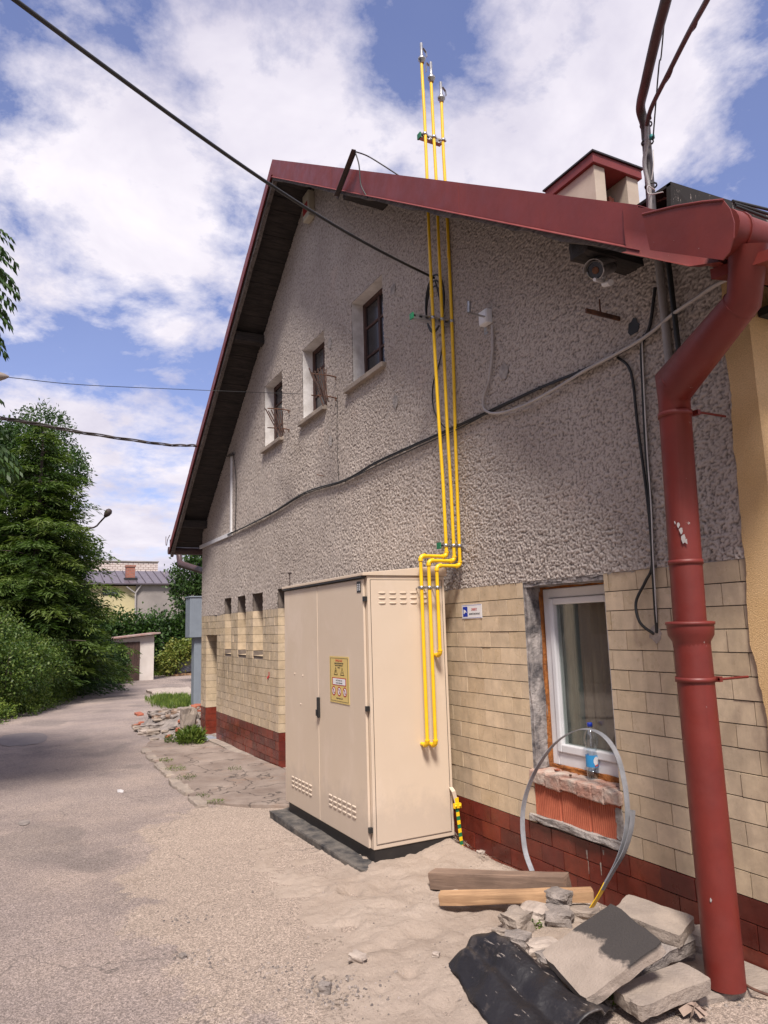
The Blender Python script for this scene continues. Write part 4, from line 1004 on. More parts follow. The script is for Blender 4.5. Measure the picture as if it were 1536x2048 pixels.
# ------------------------------------------------------------------ yellow gas pipes
PX = -4.58
tops = [onX(843, 104, PX).y, onX(862, 140, PX).y, onX(882, 180, PX).y]
ups = [onX(893, 1105, PX).y, onX(908, 1105, PX).y, onX(919, 1105, PX).y]
topz = [onX(843, 122, PX).z, onX(862, 160, PX).z, onX(882, 200, PX).z]
jz = [onX(893, 1113, PX).z, onX(908, 1122, PX).z, onX(919, 1132, PX).z]
dy_ = [onX(846, 1250, PX).y, onX(862, 1250, PX).y, onX(878, 1250, PX).y]
bz_ = [onX(851, 1491, PX).z, onX(868, 1491, PX).z, onX(882, 1310, PX).z]
names = ['tallest yellow gas vent pipe, nearest the road of the three', 'middle yellow gas vent pipe of the three in height', 'shortest yellow gas vent pipe, closest to the wall']
def elbow(m_, c_, a_, b_, r_=.0168):
    c_ = Vector(c_); a_ = Vector(a_).normalized(); b_ = Vector(b_).normalized(); R_ = .03
    pts_ = [c_+a_*R_*1.0]+[c_+a_*R_*(1-math.sin(t))+b_*R_*(1-math.cos(t)) for t in [k*math.pi/12 for k in range(1, 6)]]+[c_+b_*R_]
    m_.tube(pts_, r_, 12)
    for d__ in (a_, b_): m_.tube([c_+d__*(R_-.002), c_+d__*(R_+.008)], r_+.0025, 12)
for i in range(3):
    PYu, PYd = ups[i], dy_[i]
    pt = thing('gas_pipe', (PX, PYu, jz[i]), names[i], 'gas pipe', 'yellow gas vent pipes')
    m = MB(); r_ = .0132
    sway = [Vector((PX+.004*math.sin(k*1.3+i), PYu+(tops[i]-PYu)*min(1, k/4)+(.003*math.sin(k*2.1+i)), jz[i]+.03+(topz[i]-jz[i]-.03)*k/8)) for k in range(9)]
    sway[0] = Vector((PX, PYu, jz[i]+.03))
    m.tube(sway, r_, 12); m.tube([(PX, PYu-.03, jz[i]), (PX, PYd+.03, jz[i])], r_, 12); m.tube([(PX, PYd, jz[i]-.03), (PX, PYd, bz_[i]+.02)], r_, 12)
    elbow(m, (PX, PYu, jz[i]), (0, 0, 1), (0, -1, 0)); elbow(m, (PX, PYd, jz[i]), (0, 1, 0), (0, 0, -1)); elbow(m, (PX, PYd, bz_[i]), (0, 0, 1), (-1, 0, 0))
    m.tube([(PX-.03, PYd, bz_[i]), (cx1+.001, PYd, bz_[i])], r_, 12)
    for zc in ([4.22, 3.75, 4.6][i], ): yc_ = PYu+(tops[i]-PYu)*min(1, (zc-jz[i])/((topz[i]-jz[i])/2)); m.tube([(PX, yc_, zc-.03), (PX, yc_, zc+.03)], .0155, 12)
    m.build('pipe', M['yellow'], pt)
    # vent cowl
    m = MB(); T_ = Vector((PX, tops[i], topz[i]))
    m.lathe(T_, [(.014, -.02), (.019, -.018), (.019, .0), (.032, .01), (.034, .025), (.022, .035), (.017, .05), (.012, .06), (.012, .17), (.0, .172)], 16)
    s_ = (1, -1, 1)[i]; m.strip([T_+Vector((0, s_*.016, .13)), T_+Vector((0, s_*.045, .15 if i == 1 else .10)), T_+Vector((0, s_*.05, .06))], .02, .003, (1, 0, 0)); m.build('vent_head', M['zinc'], pt)
    # clamp on side of cabinet
    zc = onX(859, 1175, PX).z; m = MB(); m.lathe((PX, PYd, zc), [(.0132, -.011), (.0185, -.011), (.0185, .011), (.0132, .011)], 16)
    for s2 in (-1, 1): m.box((PX-.006, PYd+s2*.017-.004, zc-.008), (PX+.006, PYd+s2*.031, zc+.008)) if s2 > 0 else m.box((PX-.006, PYd-.031, zc-.008), (PX+.006, PYd-.013, zc+.008))
    m.tube([(PX-.016, PYd, zc), (cx1+.002, PYd, zc)], .004, 8); m.build('clamp', M['zinc'], pt)
for (zr_, y0_, y1_, lab) in ((onX(868, 274, PX).z, ups[0]-.06, ups[2]+.03, 'slotted steel rail clamping the yellow pipes high above the roof'),
                       (4.015, onX(830, 627, PX).y, W-.001, 'slotted steel rail with green cap, pipes clamped beside upper windows'),
                       (onX(905, 1091, PX).z, onX(885, 1090, PX).y, W-.001, 'short steel rail on the plaster just above the cabinet')):
    rb = thing('pipe_rail', (PX-.03, y1_, zr_), lab, 'pipe bracket', 'steel rails holding the yellow pipes')
    m = MB(); xo = PX-.042; q = .021
    m.box((xo-q, y0_, zr_-q), (xo+q, y1_, zr_-q+.003)); m.box((xo-q, y0_, zr_+q-.003), (xo+q, y1_, zr_+q)); m.box((xo-q, y0_, zr_-q+.003), (xo-q+.003, y1_, zr_+q-.003))
    m.box((xo+q-.003, y0_, zr_-q+.003), (xo+q, y1_, zr_-.008)); m.box((xo+q-.003, y0_, zr_+.008), (xo+q, y1_, zr_+q-.003))
    yy_ = y0_+.02
    while yy_ < y1_-.04: m.box((xo+q-.0029, yy_, zr_-.008), (xo+q-.0002, yy_+.03, zr_+.008)); yy_ += .06
    m.build('rail', M['zinc'], rb)
    m = MB(); m.box((xo-.024, y0_-.012, zr_-.024), (xo+.024, y0_-.0005, zr_+.024)); m.build('end_cap', M['green'], rb)
    for i, u in enumerate(ups):
        u = u+(tops[i]-u)*max(0, min(1, (zr_-jz[i])/((topz[i]-jz[i])/2)))
        m = MB(); m.lathe((PX, u, zr_), [(.0134, -.011), (.018, -.011), (.018, .011), (.0134, .011)], 16); m.box((PX-.026, u-.004, zr_-.006), (PX-.0165, u+.004, zr_+.006)); m.box((PX-.005, u+.0165, zr_-.007), (PX+.005, u+.028, zr_+.007)); m.build('clamp', M['zinc'], rb)

# ------------------------------------------------------------------ earthing stake
st_ = thing('earthing_strip', (cx1+.02, cy1, 0), 'green and yellow striped earthing strip bolted to the cabinet corner', 'earthing strip')
sX = cx1+.05; s0 = onX(906, 1583, sX); s1 = onX(914, 1610, sX); s2_ = onX(930, 1742, sX)
m = MB(); m.strip([Vector((cx1+.005, cy1-.02, s0.z+.02)), Vector((sX, s0.y+.005, s0.z)), s1], .03, .004, (0, 1, 0)); m.build('bracket', M['cab'], st_)
m = MB(); m.box(s1+Vector((-.008, -.03, -.02)), s1+Vector((.012, .03, .012))); m.strip([s1+Vector((0, 0, .012)), s1+Vector((0, -.003, .05))], .032, .006, (0, 1, 0))
for dd in (-.018, .018): m.lathe(s1+Vector((.012, dd, -.004)), [(.008, 0), (.008, .006), (0, .007)], 8, (1, 0, 0))
m.build('clamp', M['yellow'], st_)
n_ = 16; bmb = MB()
for k in range(n_):
    a_ = s1.lerp(s2_, k/n_)-Vector((0, 0, .02)); b_ = s1.lerp(s2_, (k+1)/n_)-Vector((0, 0, .02)); bmb.strip([a_, b_], .026, .004, (0, 1, 0), .1 if k % 2 == 0 else .9)
sm_ = NT('green_yellow_stripes'); sm_.color(sm_.ramp(sm_.attr(), [(0, (.01, .15, .06)), (.5, (.83, .52, .012))], 'CONSTANT')); bmb.build('strip', sm_.m, st_)

# ------------------------------------------------------------------ cables & wall fittings
def cable(name, pts_, r_, mat, label, n_=6, group=None, cat='cable'):
    m_ = MB(); m_.tube(spline(pts_, n_), r_, 8); return tag(m_.build(name, mat), label, cat, group)
def wp(px, py, off=.021): return onY(px, py, W-off)
main_pts = [(455, 1070), (540, 1027), (610, 985), (690, 960), (750, 925), (820, 893), (915, 850), (1000, 812), (1080, 775), (1160, 742), (1230, 708), (1290, 672), (1340, 632), (1390, 600), (1440, 567), (1490, 540)]
cb_ = thing('cable_run', wp(455, 1070), 'long sagging bundle of black cables crossing the whole roughcast gable', 'cable bundle')
for k, (o1, r_, nm) in enumerate(((0, .008, 'upper_cable'), (5, .006, 'lower_cable'), (9, .005, 'loose_cable'))):
    rg2 = random.Random(k); P_ = []
    for i, (px, py) in enumerate(main_pts[:13]):
        sag = o1*math.sin(min(1, i/3)*1.57)*(1 if k < 2 else (1.4 if 3 < i < 7 else .4))*.6
        P_.append(wp(px, py+sag+rg2.uniform(-1.2, 1.2), .020+.008*k))
    m = MB(); m.tube(spline(P_, 6), r_, 8); m.build(nm, M['cable'], cb_)
m = MB()
for i in range(1, 12):
    p = wp(main_pts[i][0], main_pts[i][1]+1, .014); m.lathe(p, [(.012, -.006), (.016, -.005), (.016, .005), (.012, .006)], 8, (1, 0, .5))
m.build('clips', M['cable'], cb_)
cable('grey_cable', [wp(984, 650, .03), wp(985, 700, .028), wp(978, 760, .028), wp(966, 800, .028), wp(972, 822, .03), wp(1000, 826, .04), wp(1050, 810, .045), wp(1110, 778, .045), wp(1170, 741, .045), wp(1230, 709, .045), wp(1290, 674, .045), wp(1345, 629, .05), wp(1390, 598, .12), onY(1440, 565, 2.92), onY(1500, 545, 2.95), onY(1560, 540, 2.96)], .0105, M['palecable'], 'grey cable from the white junction box sweeping up to the corner')
cable('drop_cable', [wp(870, 560, .05), wp(884, 620), wp(888, 660), wp(880, 720), wp(866, 770), wp(868, 820), wp(890, 855), wp(915, 852)], .006, M['cable'], 'thin black cable hanging from the coil down to the cable run')
# coil of spare cable
m = MB(); pc = wp(865, 618, .06)
for k in range(3):
    P_ = [Vector((pc.x+(.11+.012*k)*math.cos(t*math.pi/10)*1.1+.02*k, W-.045-.008*k, pc.z+(.20+.02*k)*math.sin(t*math.pi/10)+.02*k)) for t in range(21)]; m.tube(P_, .0075, 8)
tag(m.build('cable_coil', M['cable']), 'coil of spare black cable hung behind the yellow pipes', 'cable coil')
# vertical cables on the right
cable('black_cable', [onY(1235, 715, W-.012), wp(1262, 745), wp(1275, 850), wp(1290, 960), wp(1300, 1050), wp(1304, 1130), wp(1290, 1165), wp(1272, 1205, .04), wp(1280, 1245, .05), wp(1308, 1268, .005)], .008, M['cable'], 'thick black cable looping down the wall to the plastered hole')
cable('black_cable', [wp(1310, 575), wp(1300, 650), wp(1284, 690), wp(1285, 760), wp(1292, 900), wp(1300, 1000), wp(1304, 1100), wp(1308, 1180), wp(1314, 1266, .005)], .009, M['cable'], 'black cable running straight down from the eave to the plastered hole')
cable('white_cable', [wp(1284, 680, .028), wp(1287, 760, .028), wp(1294, 900, .028), wp(1302, 1010, .028), wp(1306, 1110, .028), wp(1310, 1180, .025), wp(1314, 1262, .008)], .0035, M['whitecable'], 'thin white cable alongside the straight black one', cat='cable')
m = MB(); p = wp(1312, 1268, 0); ring = [(p.x+math.cos(k*.4)*.05*rgs.uniform(.6, 1.1), W-.006, p.z+math.sin(k*.4)*.05*rgs.uniform(.6, 1.1)) for k in range(16)]; m.prism([Vector(q) for q in ring][::-1], (0, .006, 0)); m.build('plaster_dab', M['whitestone'], house)
m = MB(); m.tube([wp(1314, 490, .03), wp(1340, 740, .03)], .022, 10); tag(m.build('conduit', M['greycable']), 'grey dusty conduit on the wall under the right eave', 'conduit')
m = MB(); m.tube([wp(1334, 500, .05), wp(1362, 740, .05)], .014, 10); tag(m.build('conduit', M['cable']), 'black conduit behind the bend of the red downpipe', 'conduit')
# junction box + bracket
jb = thing('junction_box', wp(975, 635, .03), 'small white junction box on the plaster right of the yellow pipes', 'junction box')
p = wp(978, 637, 0); m = MB(); m.box((p.x-.05, W-.055, p.z-.055), (p.x+.05, W-.006, p.z+.055)); m.build('box', M['white'], jb, bevel=.005)
m = MB(); m.box((p.x-.045, W-.062, p.z-.05), (p.x+.045, W-.0555, p.z+.05)); m.build('lid', M['white'], jb, bevel=.002)
m = MB(); m.box((p.x-.06, W-.006, p.z-.11), (p.x-.02, W-.001, p.z+.06)); m.build('mounting_plate', M['zinc'], jb)
bk = thing('angle_bracket', wp(945, 615, .1), 'bare steel angle bracket sticking out left of the junction box', 'bracket')
q0 = onY(938, 603, W-.20); q1 = onY(938, 625, W-.20); m = MB(); m.tube([q0, q1], .014, 10); m.build('upright', M['zinc'], bk)
m = MB(); m.strip([q1, Vector((q1.x+.0, W, q1.z-.012))], .022, .004, (1, 0, 0)); m.build('arm', M['zinc'], bk)
# rusty bar
rb = thing('rusty_bar', wp(1240, 638), 'rusty iron bar with short upright below the camera', 'iron bar')
e = wp(1240, 638, 0); q = onX(1172, 621, e.x); m = MB(); m.strip([e, q], .025, .012, (0, 0, 1)); m.build('bar', M['rust'], rb)
c_ = e.lerp(q, .58); m = MB(); m.tube([c_, c_+Vector((0, 0, .09))], .005, 8); m.build('upright', M['rust'], rb)
m = MB(); p = wp(1270, 655, 0); m.prism([Vector((p.x+.045*math.cos(k*.5)*rgs.uniform(.7, 1.1), W-.0125, p.z+.05*math.sin(k*.5)*rgs.uniform(.7, 1.1))) for k in range(12)][::-1], (0, .0025, 0)); m.build('wall_hole', M['signblack'], house)
# security camera
sc_ = thing('security_camera', onY(1195, 540, 2.78), 'grey bullet security camera with infrared ring under the right eave', 'security camera')
c_ = onY(1193, 540, 2.78); dirc = (CAM-c_).normalized(); dirc = (dirc+Vector((-.42, -.1, .05))).normalized()
m = MB(); m.lathe(c_, [(.0, -.17), (.044, -.165), (.047, -.02), (.050, 0), (.053, .012), (.046, .016)], 24, dirc); m.build('housing', M['zinc'], sc_)
m = MB(); m.lathe(c_, [(.047, .010), (.0, .0101)], 24, dirc); m.build('infrared_ring', M['lens'], sc_)
m = MB(); m.lathe(c_, [(.017, .0102), (.020, .014), (.0165, .016), (.0, .012)], 16, dirc); m.build('lens', M['rust'], sc_)
m = MB(); n_ = 10; ud = dirc.orthogonal().normalized(); side_ = dirc.cross(Vector((0, 0, 1))).normalized(); upv = side_.cross(dirc)
vs = []
for t in range(n_+1):
    a_ = math.pi*(.05+.9*t/n_); o_ = side_*math.cos(a_)*.060+upv*math.sin(a_)*.060
    vs += [c_+o_-dirc*.15, c_+o_+dirc*(.035), c_+o_*1.06+dirc*.035, c_+o_*1.06-dirc*.15]
m.add(vs, [(i*4+j, i*4+(j+1) % 4, (i+1)*4+(j+1) % 4, (i+1)*4+j) for i in range(n_) for j in range(4)]); m.build('sun_shield', M['greycable'], sc_)
m = MB(); p_ = c_-dirc*.08-upv*.03; m.tube([p_, p_-upv*.04+side_*.02, Vector((-2.72+.02, VY+.16, c_.z-.06))], .010, 10); m.tube([p_-upv*.055+side_*.02, Vector((-2.68, 2.86, c_.z-.065))], .018, 10); m.build('mount_arm', M['white'], sc_)
# alarm siren below apex
p = wp(626, 405, .0); si = thing('alarm_siren', p, 'small white alarm siren with red panel under the roof apex', 'alarm siren')
p = onY(618, 412, W-.04); m = MB(); m.box((p.x-.10, W-.09, p.z-.19), (p.x+.10, W-.001, p.z+.16)); m.build('housing', simple('aged_cream_plastic', (.52, .48, .38), None, 5, .5, .05), si, bevel=.015)
m = MB(); m.box((p.x-.07, W-.094, p.z-.12), (p.x+.07, W-.0905, p.z+.02)); m.build('panel', M['lampred'], si)
# white cable duct at left
dc = thing('cable_duct', wp(463, 1068), 'white plastic cable duct turning an L near the left eave', 'cable duct')
m = MB(); A_ = onY(464, 912, W-.0); B_ = onY(464, 1068, W-.0); C_ = onY(402, 1098, W-.0)
m.box((B_.x-.025, W-.028, B_.z), (B_.x+.025, W-.001, A_.z)); m.build('upright', M['white'], dc)
m = MB(); m.prism([Vector((B_.x+.025, W-.03, B_.z+.03)), Vector((B_.x+.025, W-.03, B_.z-.03)), Vector((WL-.12, W-.03, C_.z-.0)), Vector((WL-.12, W-.03, C_.z+.06))], (0, .028, 0)); m.build('sloping_run', M['white'], dc)
m = MB(); m.tube(spline([onY(466, 905, W-.04), wp(472, 960, .02), wp(470, 1064, .02)], 4), .006, 6); m.build('cable', M['cable'], dc)
# crack-like thin wire beside window 2
cable('thin_wire', [wp(675, 790, .006), wp(674, 870, .006), wp(677, 960, .006)], .003, M['cable'], 'thin wire running down from the rusty bracket to the cable run', 3)
m = MB(); q = wp(648, 952, .0); m.tube(spline([q, q+Vector((0, -.06, .005)), q+Vector((-.03, -.07, .02))], 4), .005, 6); tag(m.build('hook', M['rust']), 'tiny rusty hook in the plaster between cable run and windows', 'hook')
m = MB(); p = wp(538, 1352, .004); m.strip([p+Vector((0, 0, .05)), p, p+Vector((-.05, -.01, -.03))], .035, .003, (1, 0, 0)); tag(m.build('paper_scrap', M['signred']), 'red and white paper scrap stuck on the left tiled wall', 'scrap')

# rusty slat brackets at windows 2 and 3 (fan-shaped bundles of strips held by two hooks)
def fan(px, py0, py1, hx, h1, h2, label):
    t_ = thing('rusty_slat_fan', wp(px, py1), label, 'iron bracket', 'rusty slat fans beside upper windows')
    Yf = W-.30; b_ = onY(px+10, py1, Yf); r3 = random.Random(px)
    for k in range(7):
        u = k/6; tp = onY(px-22+34*u, py0+8*abs(u-.5)+r3.uniform(-6, 6), Yf-.05+.12*r3.random()); bb = b_+Vector((.015*(k-3), .012*(k % 3), r3.uniform(-.02, .03)))
        m_ = MB(); m_.strip([bb, bb.lerp(tp, .5)+Vector((r3.uniform(-.012, .012), 0, 0)), tp], .015, .005, (1, .2, 0)); m_.build('slat', M['rustdark'], t_)
    for hy in (h1, h2):
        e_ = wp(hx, hy, 0); m_ = MB(); m_.tube([e_, onX(px+4, hy-2, e_.x)+Vector((0, 0, 0)), ], .008, 6)
        f_ = e_+Vector((0, -.30, 0)); m_ = MB(); m_.tube(spline([e_, e_+Vector((0, -.10, .01)), f_], 3), .008, 6); m_.tube([e_+Vector((0, -.02, -.03)), e_+Vector((0, -.02, .01))], .006, 6); m_.build('hook_arm', M['rust'], t_)
fan(640, 738, 806, 674, 755, 797, 'rusty fan of iron slats on hooks beside the middle upper window')
fan(553, 814, 872, 580, 822, 860, 'rusty fan of iron slats on hooks beside the farthest upper window')
# black angle-iron post at verge with cable loop
ab = thing('verge_post', onY(680, 375, VY-.04), 'black angle iron post standing on the verge left of the pipes', 'iron post')
m = MB(); a_ = onY(681, 378, VY-.03); b_ = onY(710, 303, VY-.06); d_ = (b_-a_)
m.strip([a_-d_*.25, a_, b_], .045, .005, (1, 0, 0)); m.strip([a_-d_*.25+Vector((.02, -.02, 0)), b_+Vector((.02, -.02, 0))], .04, .005, (0, 1, 0)); m.build('post', M['darkiron'], ab)
m = MB(); m.tube(spline([b_, onY(718, 330, VY-.04), onY(722, 370, VY-.03), onY(735, 395, VY+.0)], 6), .006, 6); m.tube(spline([b_, onY(735, 312, VY+.1), onY(765, 330, VY+.2), onY(805, 356, VY+.35)], 6), .006, 6); m.build('cable', M['cable'], ab)
# overhead cables
E_ = wp(868, 556, .05); N_ = onX(30, 0, -2.75)
cable('overhead_cable', [E_.lerp(N_, t)-Vector((0, 0, .10*math.sin(min(t, 1)*math.pi))) if t <= 1 else E_.lerp(N_, t)+Vector((0, 0, (t-1)*.3)) for t in (0, .15, .3, .45, .6, .75, .9, 1, 1.2, 2.0, 3.0)], .010, M['cable'], 'thick black overhead cable crossing the sky to the pipes', 4)
# mast and hoses
ms = thing('roof_mast', onY(1300, 418, 3.2), 'dark roof mast wrapped with cables behind the red fascia', 'mast')
mb0 = onY(1304, 430, 3.2); mb1 = onY(1290, 240, 3.2)
m = MB(); m.tube([mb0-Vector((0, 0, .4)), mb0, mb1], .026, 12); m.build('pole', M['hose'], ms)
m = MB(); m.tube(spline([mb0+Vector((-.03, -.03, -.2)), onY(1300, 395, 3.16), onY(1289, 330, 3.16), onY(1293, 290, 3.16), onY(1294, 245, 3.15)], 6), .012, 8); m.build('white_cable', M['greycable'], ms)
m = MB(); m.tube(spline([onY(1310, 380, 3.18), onY(1296, 372, 3.1), onY(1298, 388, 3.1), onY(1326, 384, 3.1)], 6), .003, 6); m.tube(spline([onY(1306, 300, 3.18), onY(1307, 330, 3.17), onY(1303, 360, 3.17)], 4), .003, 6); m.build('loose_wires', M['whitecable'], ms)
m = MB(); m.lathe(onY(1304, 274, 3.16), [(.0, -.012), (.015, -.01), (.015, .01), (0, .012)], 8); m.build('clip', M['teal'], ms)
m = MB()
for py in (250, 285, 372): m.lathe(onY(1292+(py-250)*.08, py, 3.19), [(.03, -.004), (.036, -.004), (.036, .004), (.03, .004)], 12, (0, 0, 1))
m.build('ties', M['cable'], ms)
cable('overhead_conduit', [mb0.lerp(mb1, .8), onY(1290, 250, 3.18), onY(1281, 215, 3.12), onY(1290, 170, 2.95), onY(1312, 75, 2.75), onY(1332, 0, 2.6), onY(1350, -80, 2.45), onY(1500, -700, 1.6)], .027, M['hose'], 'thick dark conduit rising steeply from the roof mast', 8, cat='conduit')
m = MB(); P_ = [onY(1294, 250, 3.15), onY(1303, 215, 3.05), onY(1340, 140, 2.8), onY(1378, 65, 2.6), onY(1414, 0, 2.4), onY(1460, -90, 2.2), onY(1800, -700, 1.4)]
m.tube(spline(P_, 6), .013, 8); m.tube([p_+Vector((0.012*math.sin(i*.8)+.01, 0, .016*math.cos(i*.8))) for i, p_ in enumerate(spline(P_, 6))], .005, 6)
tag(m.build('overhead_bundle', M['hose']), 'thin bundled cables leaving the roof mast up to the right', 'cable')
cable('overhead_wire', [onY(1306, 280, 3.16), onY(1309, 240, 3.12), onY(1318, 130, 3.0), onY(1322, 115, 3.0), onY(1328, 50, 2.9), onY(1334, 0, 2.8), onY(1345, -100, 2.7)], .004, M['cable'], 'slim black wire hanging between conduit and cable bundle', 4)
for k, (a_, b_) in enumerate((((1090, 402), (1310, 416)), ((1130, 408), (1320, 418)))):
    cable('roof_wire', [onY(*a_, 4.2), onY(*b_, 3.4)], .005, M['cable'], ('lower' if k else 'upper')+' dark wire along the roof from chimney to mast', 2)
for k in range(3):
    cable('roof_wire', [onX(1465+k*3, 402+k*5, -1.95), onX(1540, 420+k*9, -1.95)], .007, M['cable'], ('top', 'middle', 'bottom')[k]+' of three black wires over the right gutter', 2)
# left wires
cable('service_wire', [onX(-60, 747, -8), onX(20, 755, -8.05), onX(170, 770, -8.6), onX(420, 781, -9.4), Vector(wp(600, 788, .05))], .004, M['cable'], 'thin service wire from left insulator toward the upper windows', 6)
P_ = [onX(-40, 833, -9), onX(30, 840, -9.3), onX(170, 866, -10), onX(330, 889, -11), onX(400, 893, -11.4), onX(440, 915, -11.9), wp(466, 908, .04)]
m = MB(); sp_ = spline(P_, 10)
for k in range(3): m.tube([p_+Vector((0, .016*math.cos(i*.55+k*2.1), .016*math.sin(i*.55+k*2.1))) for i, p_ in enumerate(sp_)], .010, 6)
tag(m.build('twisted_cable', simple('grey_twisted_cable', (.10, .085, .08), None, 9, .6, 0)), 'twisted grey overhead cable from the left trees to the eave', 'cable')
m = MB(); q = onX(5, 755, -8); m.lathe(q+Vector((0, -.1, 0)), [(0, -.03), (.04, -.02), (.055, .05), (.03, .12), (.008, .16)], 12, (.1, 1, .08)); tag(m.build('insulator', simple('grey_porcelain', (.30, .25, .22), None, 9, .4, 0)), 'grey bell-shaped insulator at the left picture edge', 'insulator')

# ------------------------------------------------------------------ bottle, hoop, timber, slabs
def bottle():
    p = onY(1187, 1556, W+.02); z0 = p.z
    z0 = .650
    p = onZ(1187, 1556, z0)
    b = thing('water_bottle', (p.x, p.y, z0), 'clear plastic water bottle with blue cap and label on the brick sill', 'bottle')
    k = .315/.315; prof = [(0, .004), (.030, 0), (.037, .012), (.038, .045), (.036, .06), (.038, .07), (.038, .135), (.037, .15), (.030, .168), (.034, .185), (.042, .22), (.041, .245), (.030, .275), (.016, .292), (.013, .30), (.013, .306)]
    m = MB(); m.lathe(p, prof, 24); m.build('body', M['petglass'], b)
    m = MB(); m.lathe(p, [(0, .006), (.028, .004), (.0345, .014), (.0355, .05), (.0, .052)], 20); m.build('water', M['water'], b)
    m = MB(); m.lathe(p, [(.0386, .068), (.0388, .07), (.0388, .136), (.0386, .138)], 24); lb = m.build('label', M['labelblue'], b)
    m = MB(); m.lathe(p, [(.0, .328), (.015, .327), (.0165, .322), (.0165, .304), (.013, .303)], 16); m.build('cap', M['capblue'], b)
    vd = (CAM-p); a0 = math.atan2(vd.y, vd.x)
    m = MB(); vs = [p+Vector((.0392*math.cos(a0+.2+.9*t/6), .0392*math.sin(a0+.2+.9*t/6), zz)) for t in range(7) for zz in (.095-.022*math.sin(t/6*3.14), .112+.02*math.sin(t/6*3.14))]
    m.add(vs, [(2*i, 2*i+2, 2*i+3, 2*i+1) for i in range(6)]); m.build('label_emblem', M['signwhite'], lb)
    m = MB(); vs = [p+Vector((.0393*math.cos(a0+.35+.7*t/4), .0393*math.sin(a0+.35+.7*t/4), zz)) for t in range(5) for zz in (.073, .079+.005*t/2)]
    m.add(vs, [(2*i, 2*i+2, 2*i+3, 2*i+1) for i in range(4)]); m.build('label_stripe', M['signred'], lb)
bottle()
m = MB(); p = onZ(1160, 1542, .652); rough_box(m, p+Vector((-.03, -.015, 0)), p+Vector((.03, .015, .025)), 3, .008, 2, sc=40); tag(m.build('crumpled_wrapper', M['signwhite']), 'white crumpled wrapper beside the bottle', 'wrapper')
m = MB(); p = onZ(1141, 1553, .655); m.lathe(p, [(0, 0), (.007, .001), (.0085, .012), (0, .013)], 10); tag(m.build('bottle_stopper', M['rust']), 'tiny brown stopper on the brick sill', 'stopper')
m = MB(); p = onZ(1115, 1541, .653); rough_box(m, p+Vector((-.02, -.015, 0)), p+Vector((.02, .01, .01)), 2, .004, 5, sc=40); tag(m.build('brick_chip', M['brickred']), 'flat red brick chip on the left end of the sill', 'brick chip')
# hoop
hp = thing('steel_band', onY(1150, 1750, 2.8), 'springy flat galvanised band arched against the lower window, one end yellow', 'steel band')
def hy(z): return W-.04-.33*max(0, 1-z/1.0)**1.0
def hpnt(px, py):
    Y = W-.1
    for _ in range(12): P = onY(px, py, Y); Y = W-.05-.30*max(0, 1.0-P.z)
    return onY(px, py, Y)
loop = [(1064, 1742), (1050, 1700), (1045, 1640), (1052, 1590), (1072, 1540), (1105, 1492), (1140, 1466), (1172, 1458), (1205, 1470), (1232, 1505), (1248, 1560), (1255, 1620), (1251, 1670), (1235, 1720), (1212, 1765)]
L_ = spline([hpnt(*q) for q in loop], 6)
m = MB(); m.strip(L_, .032, .0035, (0, 1, .1)); m.build('band', M['band'], hp)
m = MB(); m.strip(spline([hpnt(1212, 1765), hpnt(1200, 1788), hpnt(1183, 1815)], 4), .034, .004, (0, 1, .1)); m.build('yellow_end', M['yellow'], hp)
m = MB(); m.strip(spline([hpnt(1266, 1620), hpnt(1262, 1660), hpnt(1248, 1705), hpnt(1225, 1745), hpnt(1205, 1780)], 5), .032, .0035, (0, 1, .1)); m.build('band_tail', M['band'], hp)

def beam(name, a_, b_, wdt, hgt, mat, label, roll=0):
    a_, b_ = Vector(a_), Vector(b_); X = (b_-a_).normalized(); Y = Vector((0, 0, 1)).cross(X).normalized(); Zv = X.cross(Y)
    L = (b_-a_).length; mt = Matrix(((X.x, Y.x, Zv.x, a_.x), (X.y, Y.y, Zv.y, a_.y), (X.z, Y.z, Zv.z, a_.z), (0, 0, 0, 1)))
    m_ = MB(); rough_box(m_, (0, -wdt/2, -hgt/2), (L, wdt/2, hgt/2), 6, .0035, L, sc=14)
    o = m_.build(name, mat); o.matrix_world = mt; return tag(o, label, 'timber beam', 'timber beams lying by the wall')
b1a = onZ(865, 1757, .06+h(-4)); b1b = onZ(1137, 1768, .14)
beam('timber_beam', b1a, b1b, .10, .095, M['timber'], 'greyish square timber beam, the upper and farther of two')
b2a = onZ(879, 1796, .075); b2b = onZ(1187, 1789, .12)
beam('timber_beam', b2a, b2b, .085, .055, M['timber2'], 'paler orange timber batten lying in front of the grey beam')

def slab(name, tl, tr, br, thick, mat, label, cat, amp=.008, cuts=9, seed=1, group='broken concrete slabs'):
    """tl,tr,br: three world points of the top face -> rough slab"""
    tl, tr, br = Vector(tl), Vector(tr), Vector(br); X = tr-tl; Y = br-tr; lx, ly = X.length, Y.length; Xn = X.normalized(); Zn = Xn.cross(Y).normalized()
    if Zn.z < 0: Zn = -Zn
    Yn = Zn.cross(Xn); sgn = 1 if Yn.dot(Y) > 0 else -1; o_ = (tl+br)/2
    mt = Matrix(((Xn.x, Yn.x, Zn.x, o_.x), (Xn.y, Yn.y, Zn.y, o_.y), (Xn.z, Yn.z, Zn.z, o_.z), (0, 0, 0, 1)))
    m_ = MB(); rough_box(m_, (-lx/2, -ly/2, -thick), (lx/2, ly/2, 0), cuts, amp, seed, sc=11)
    # keep the top face flat
    for v in m_.v:
        if v.z > -amp*1.6: v.z = -.0015*abs(noise.noise(v*30))
    o = m_.build(name, mat, smooth=False); o.matrix_world = mt; return tag(o, label, cat, group)
z_ = onZ
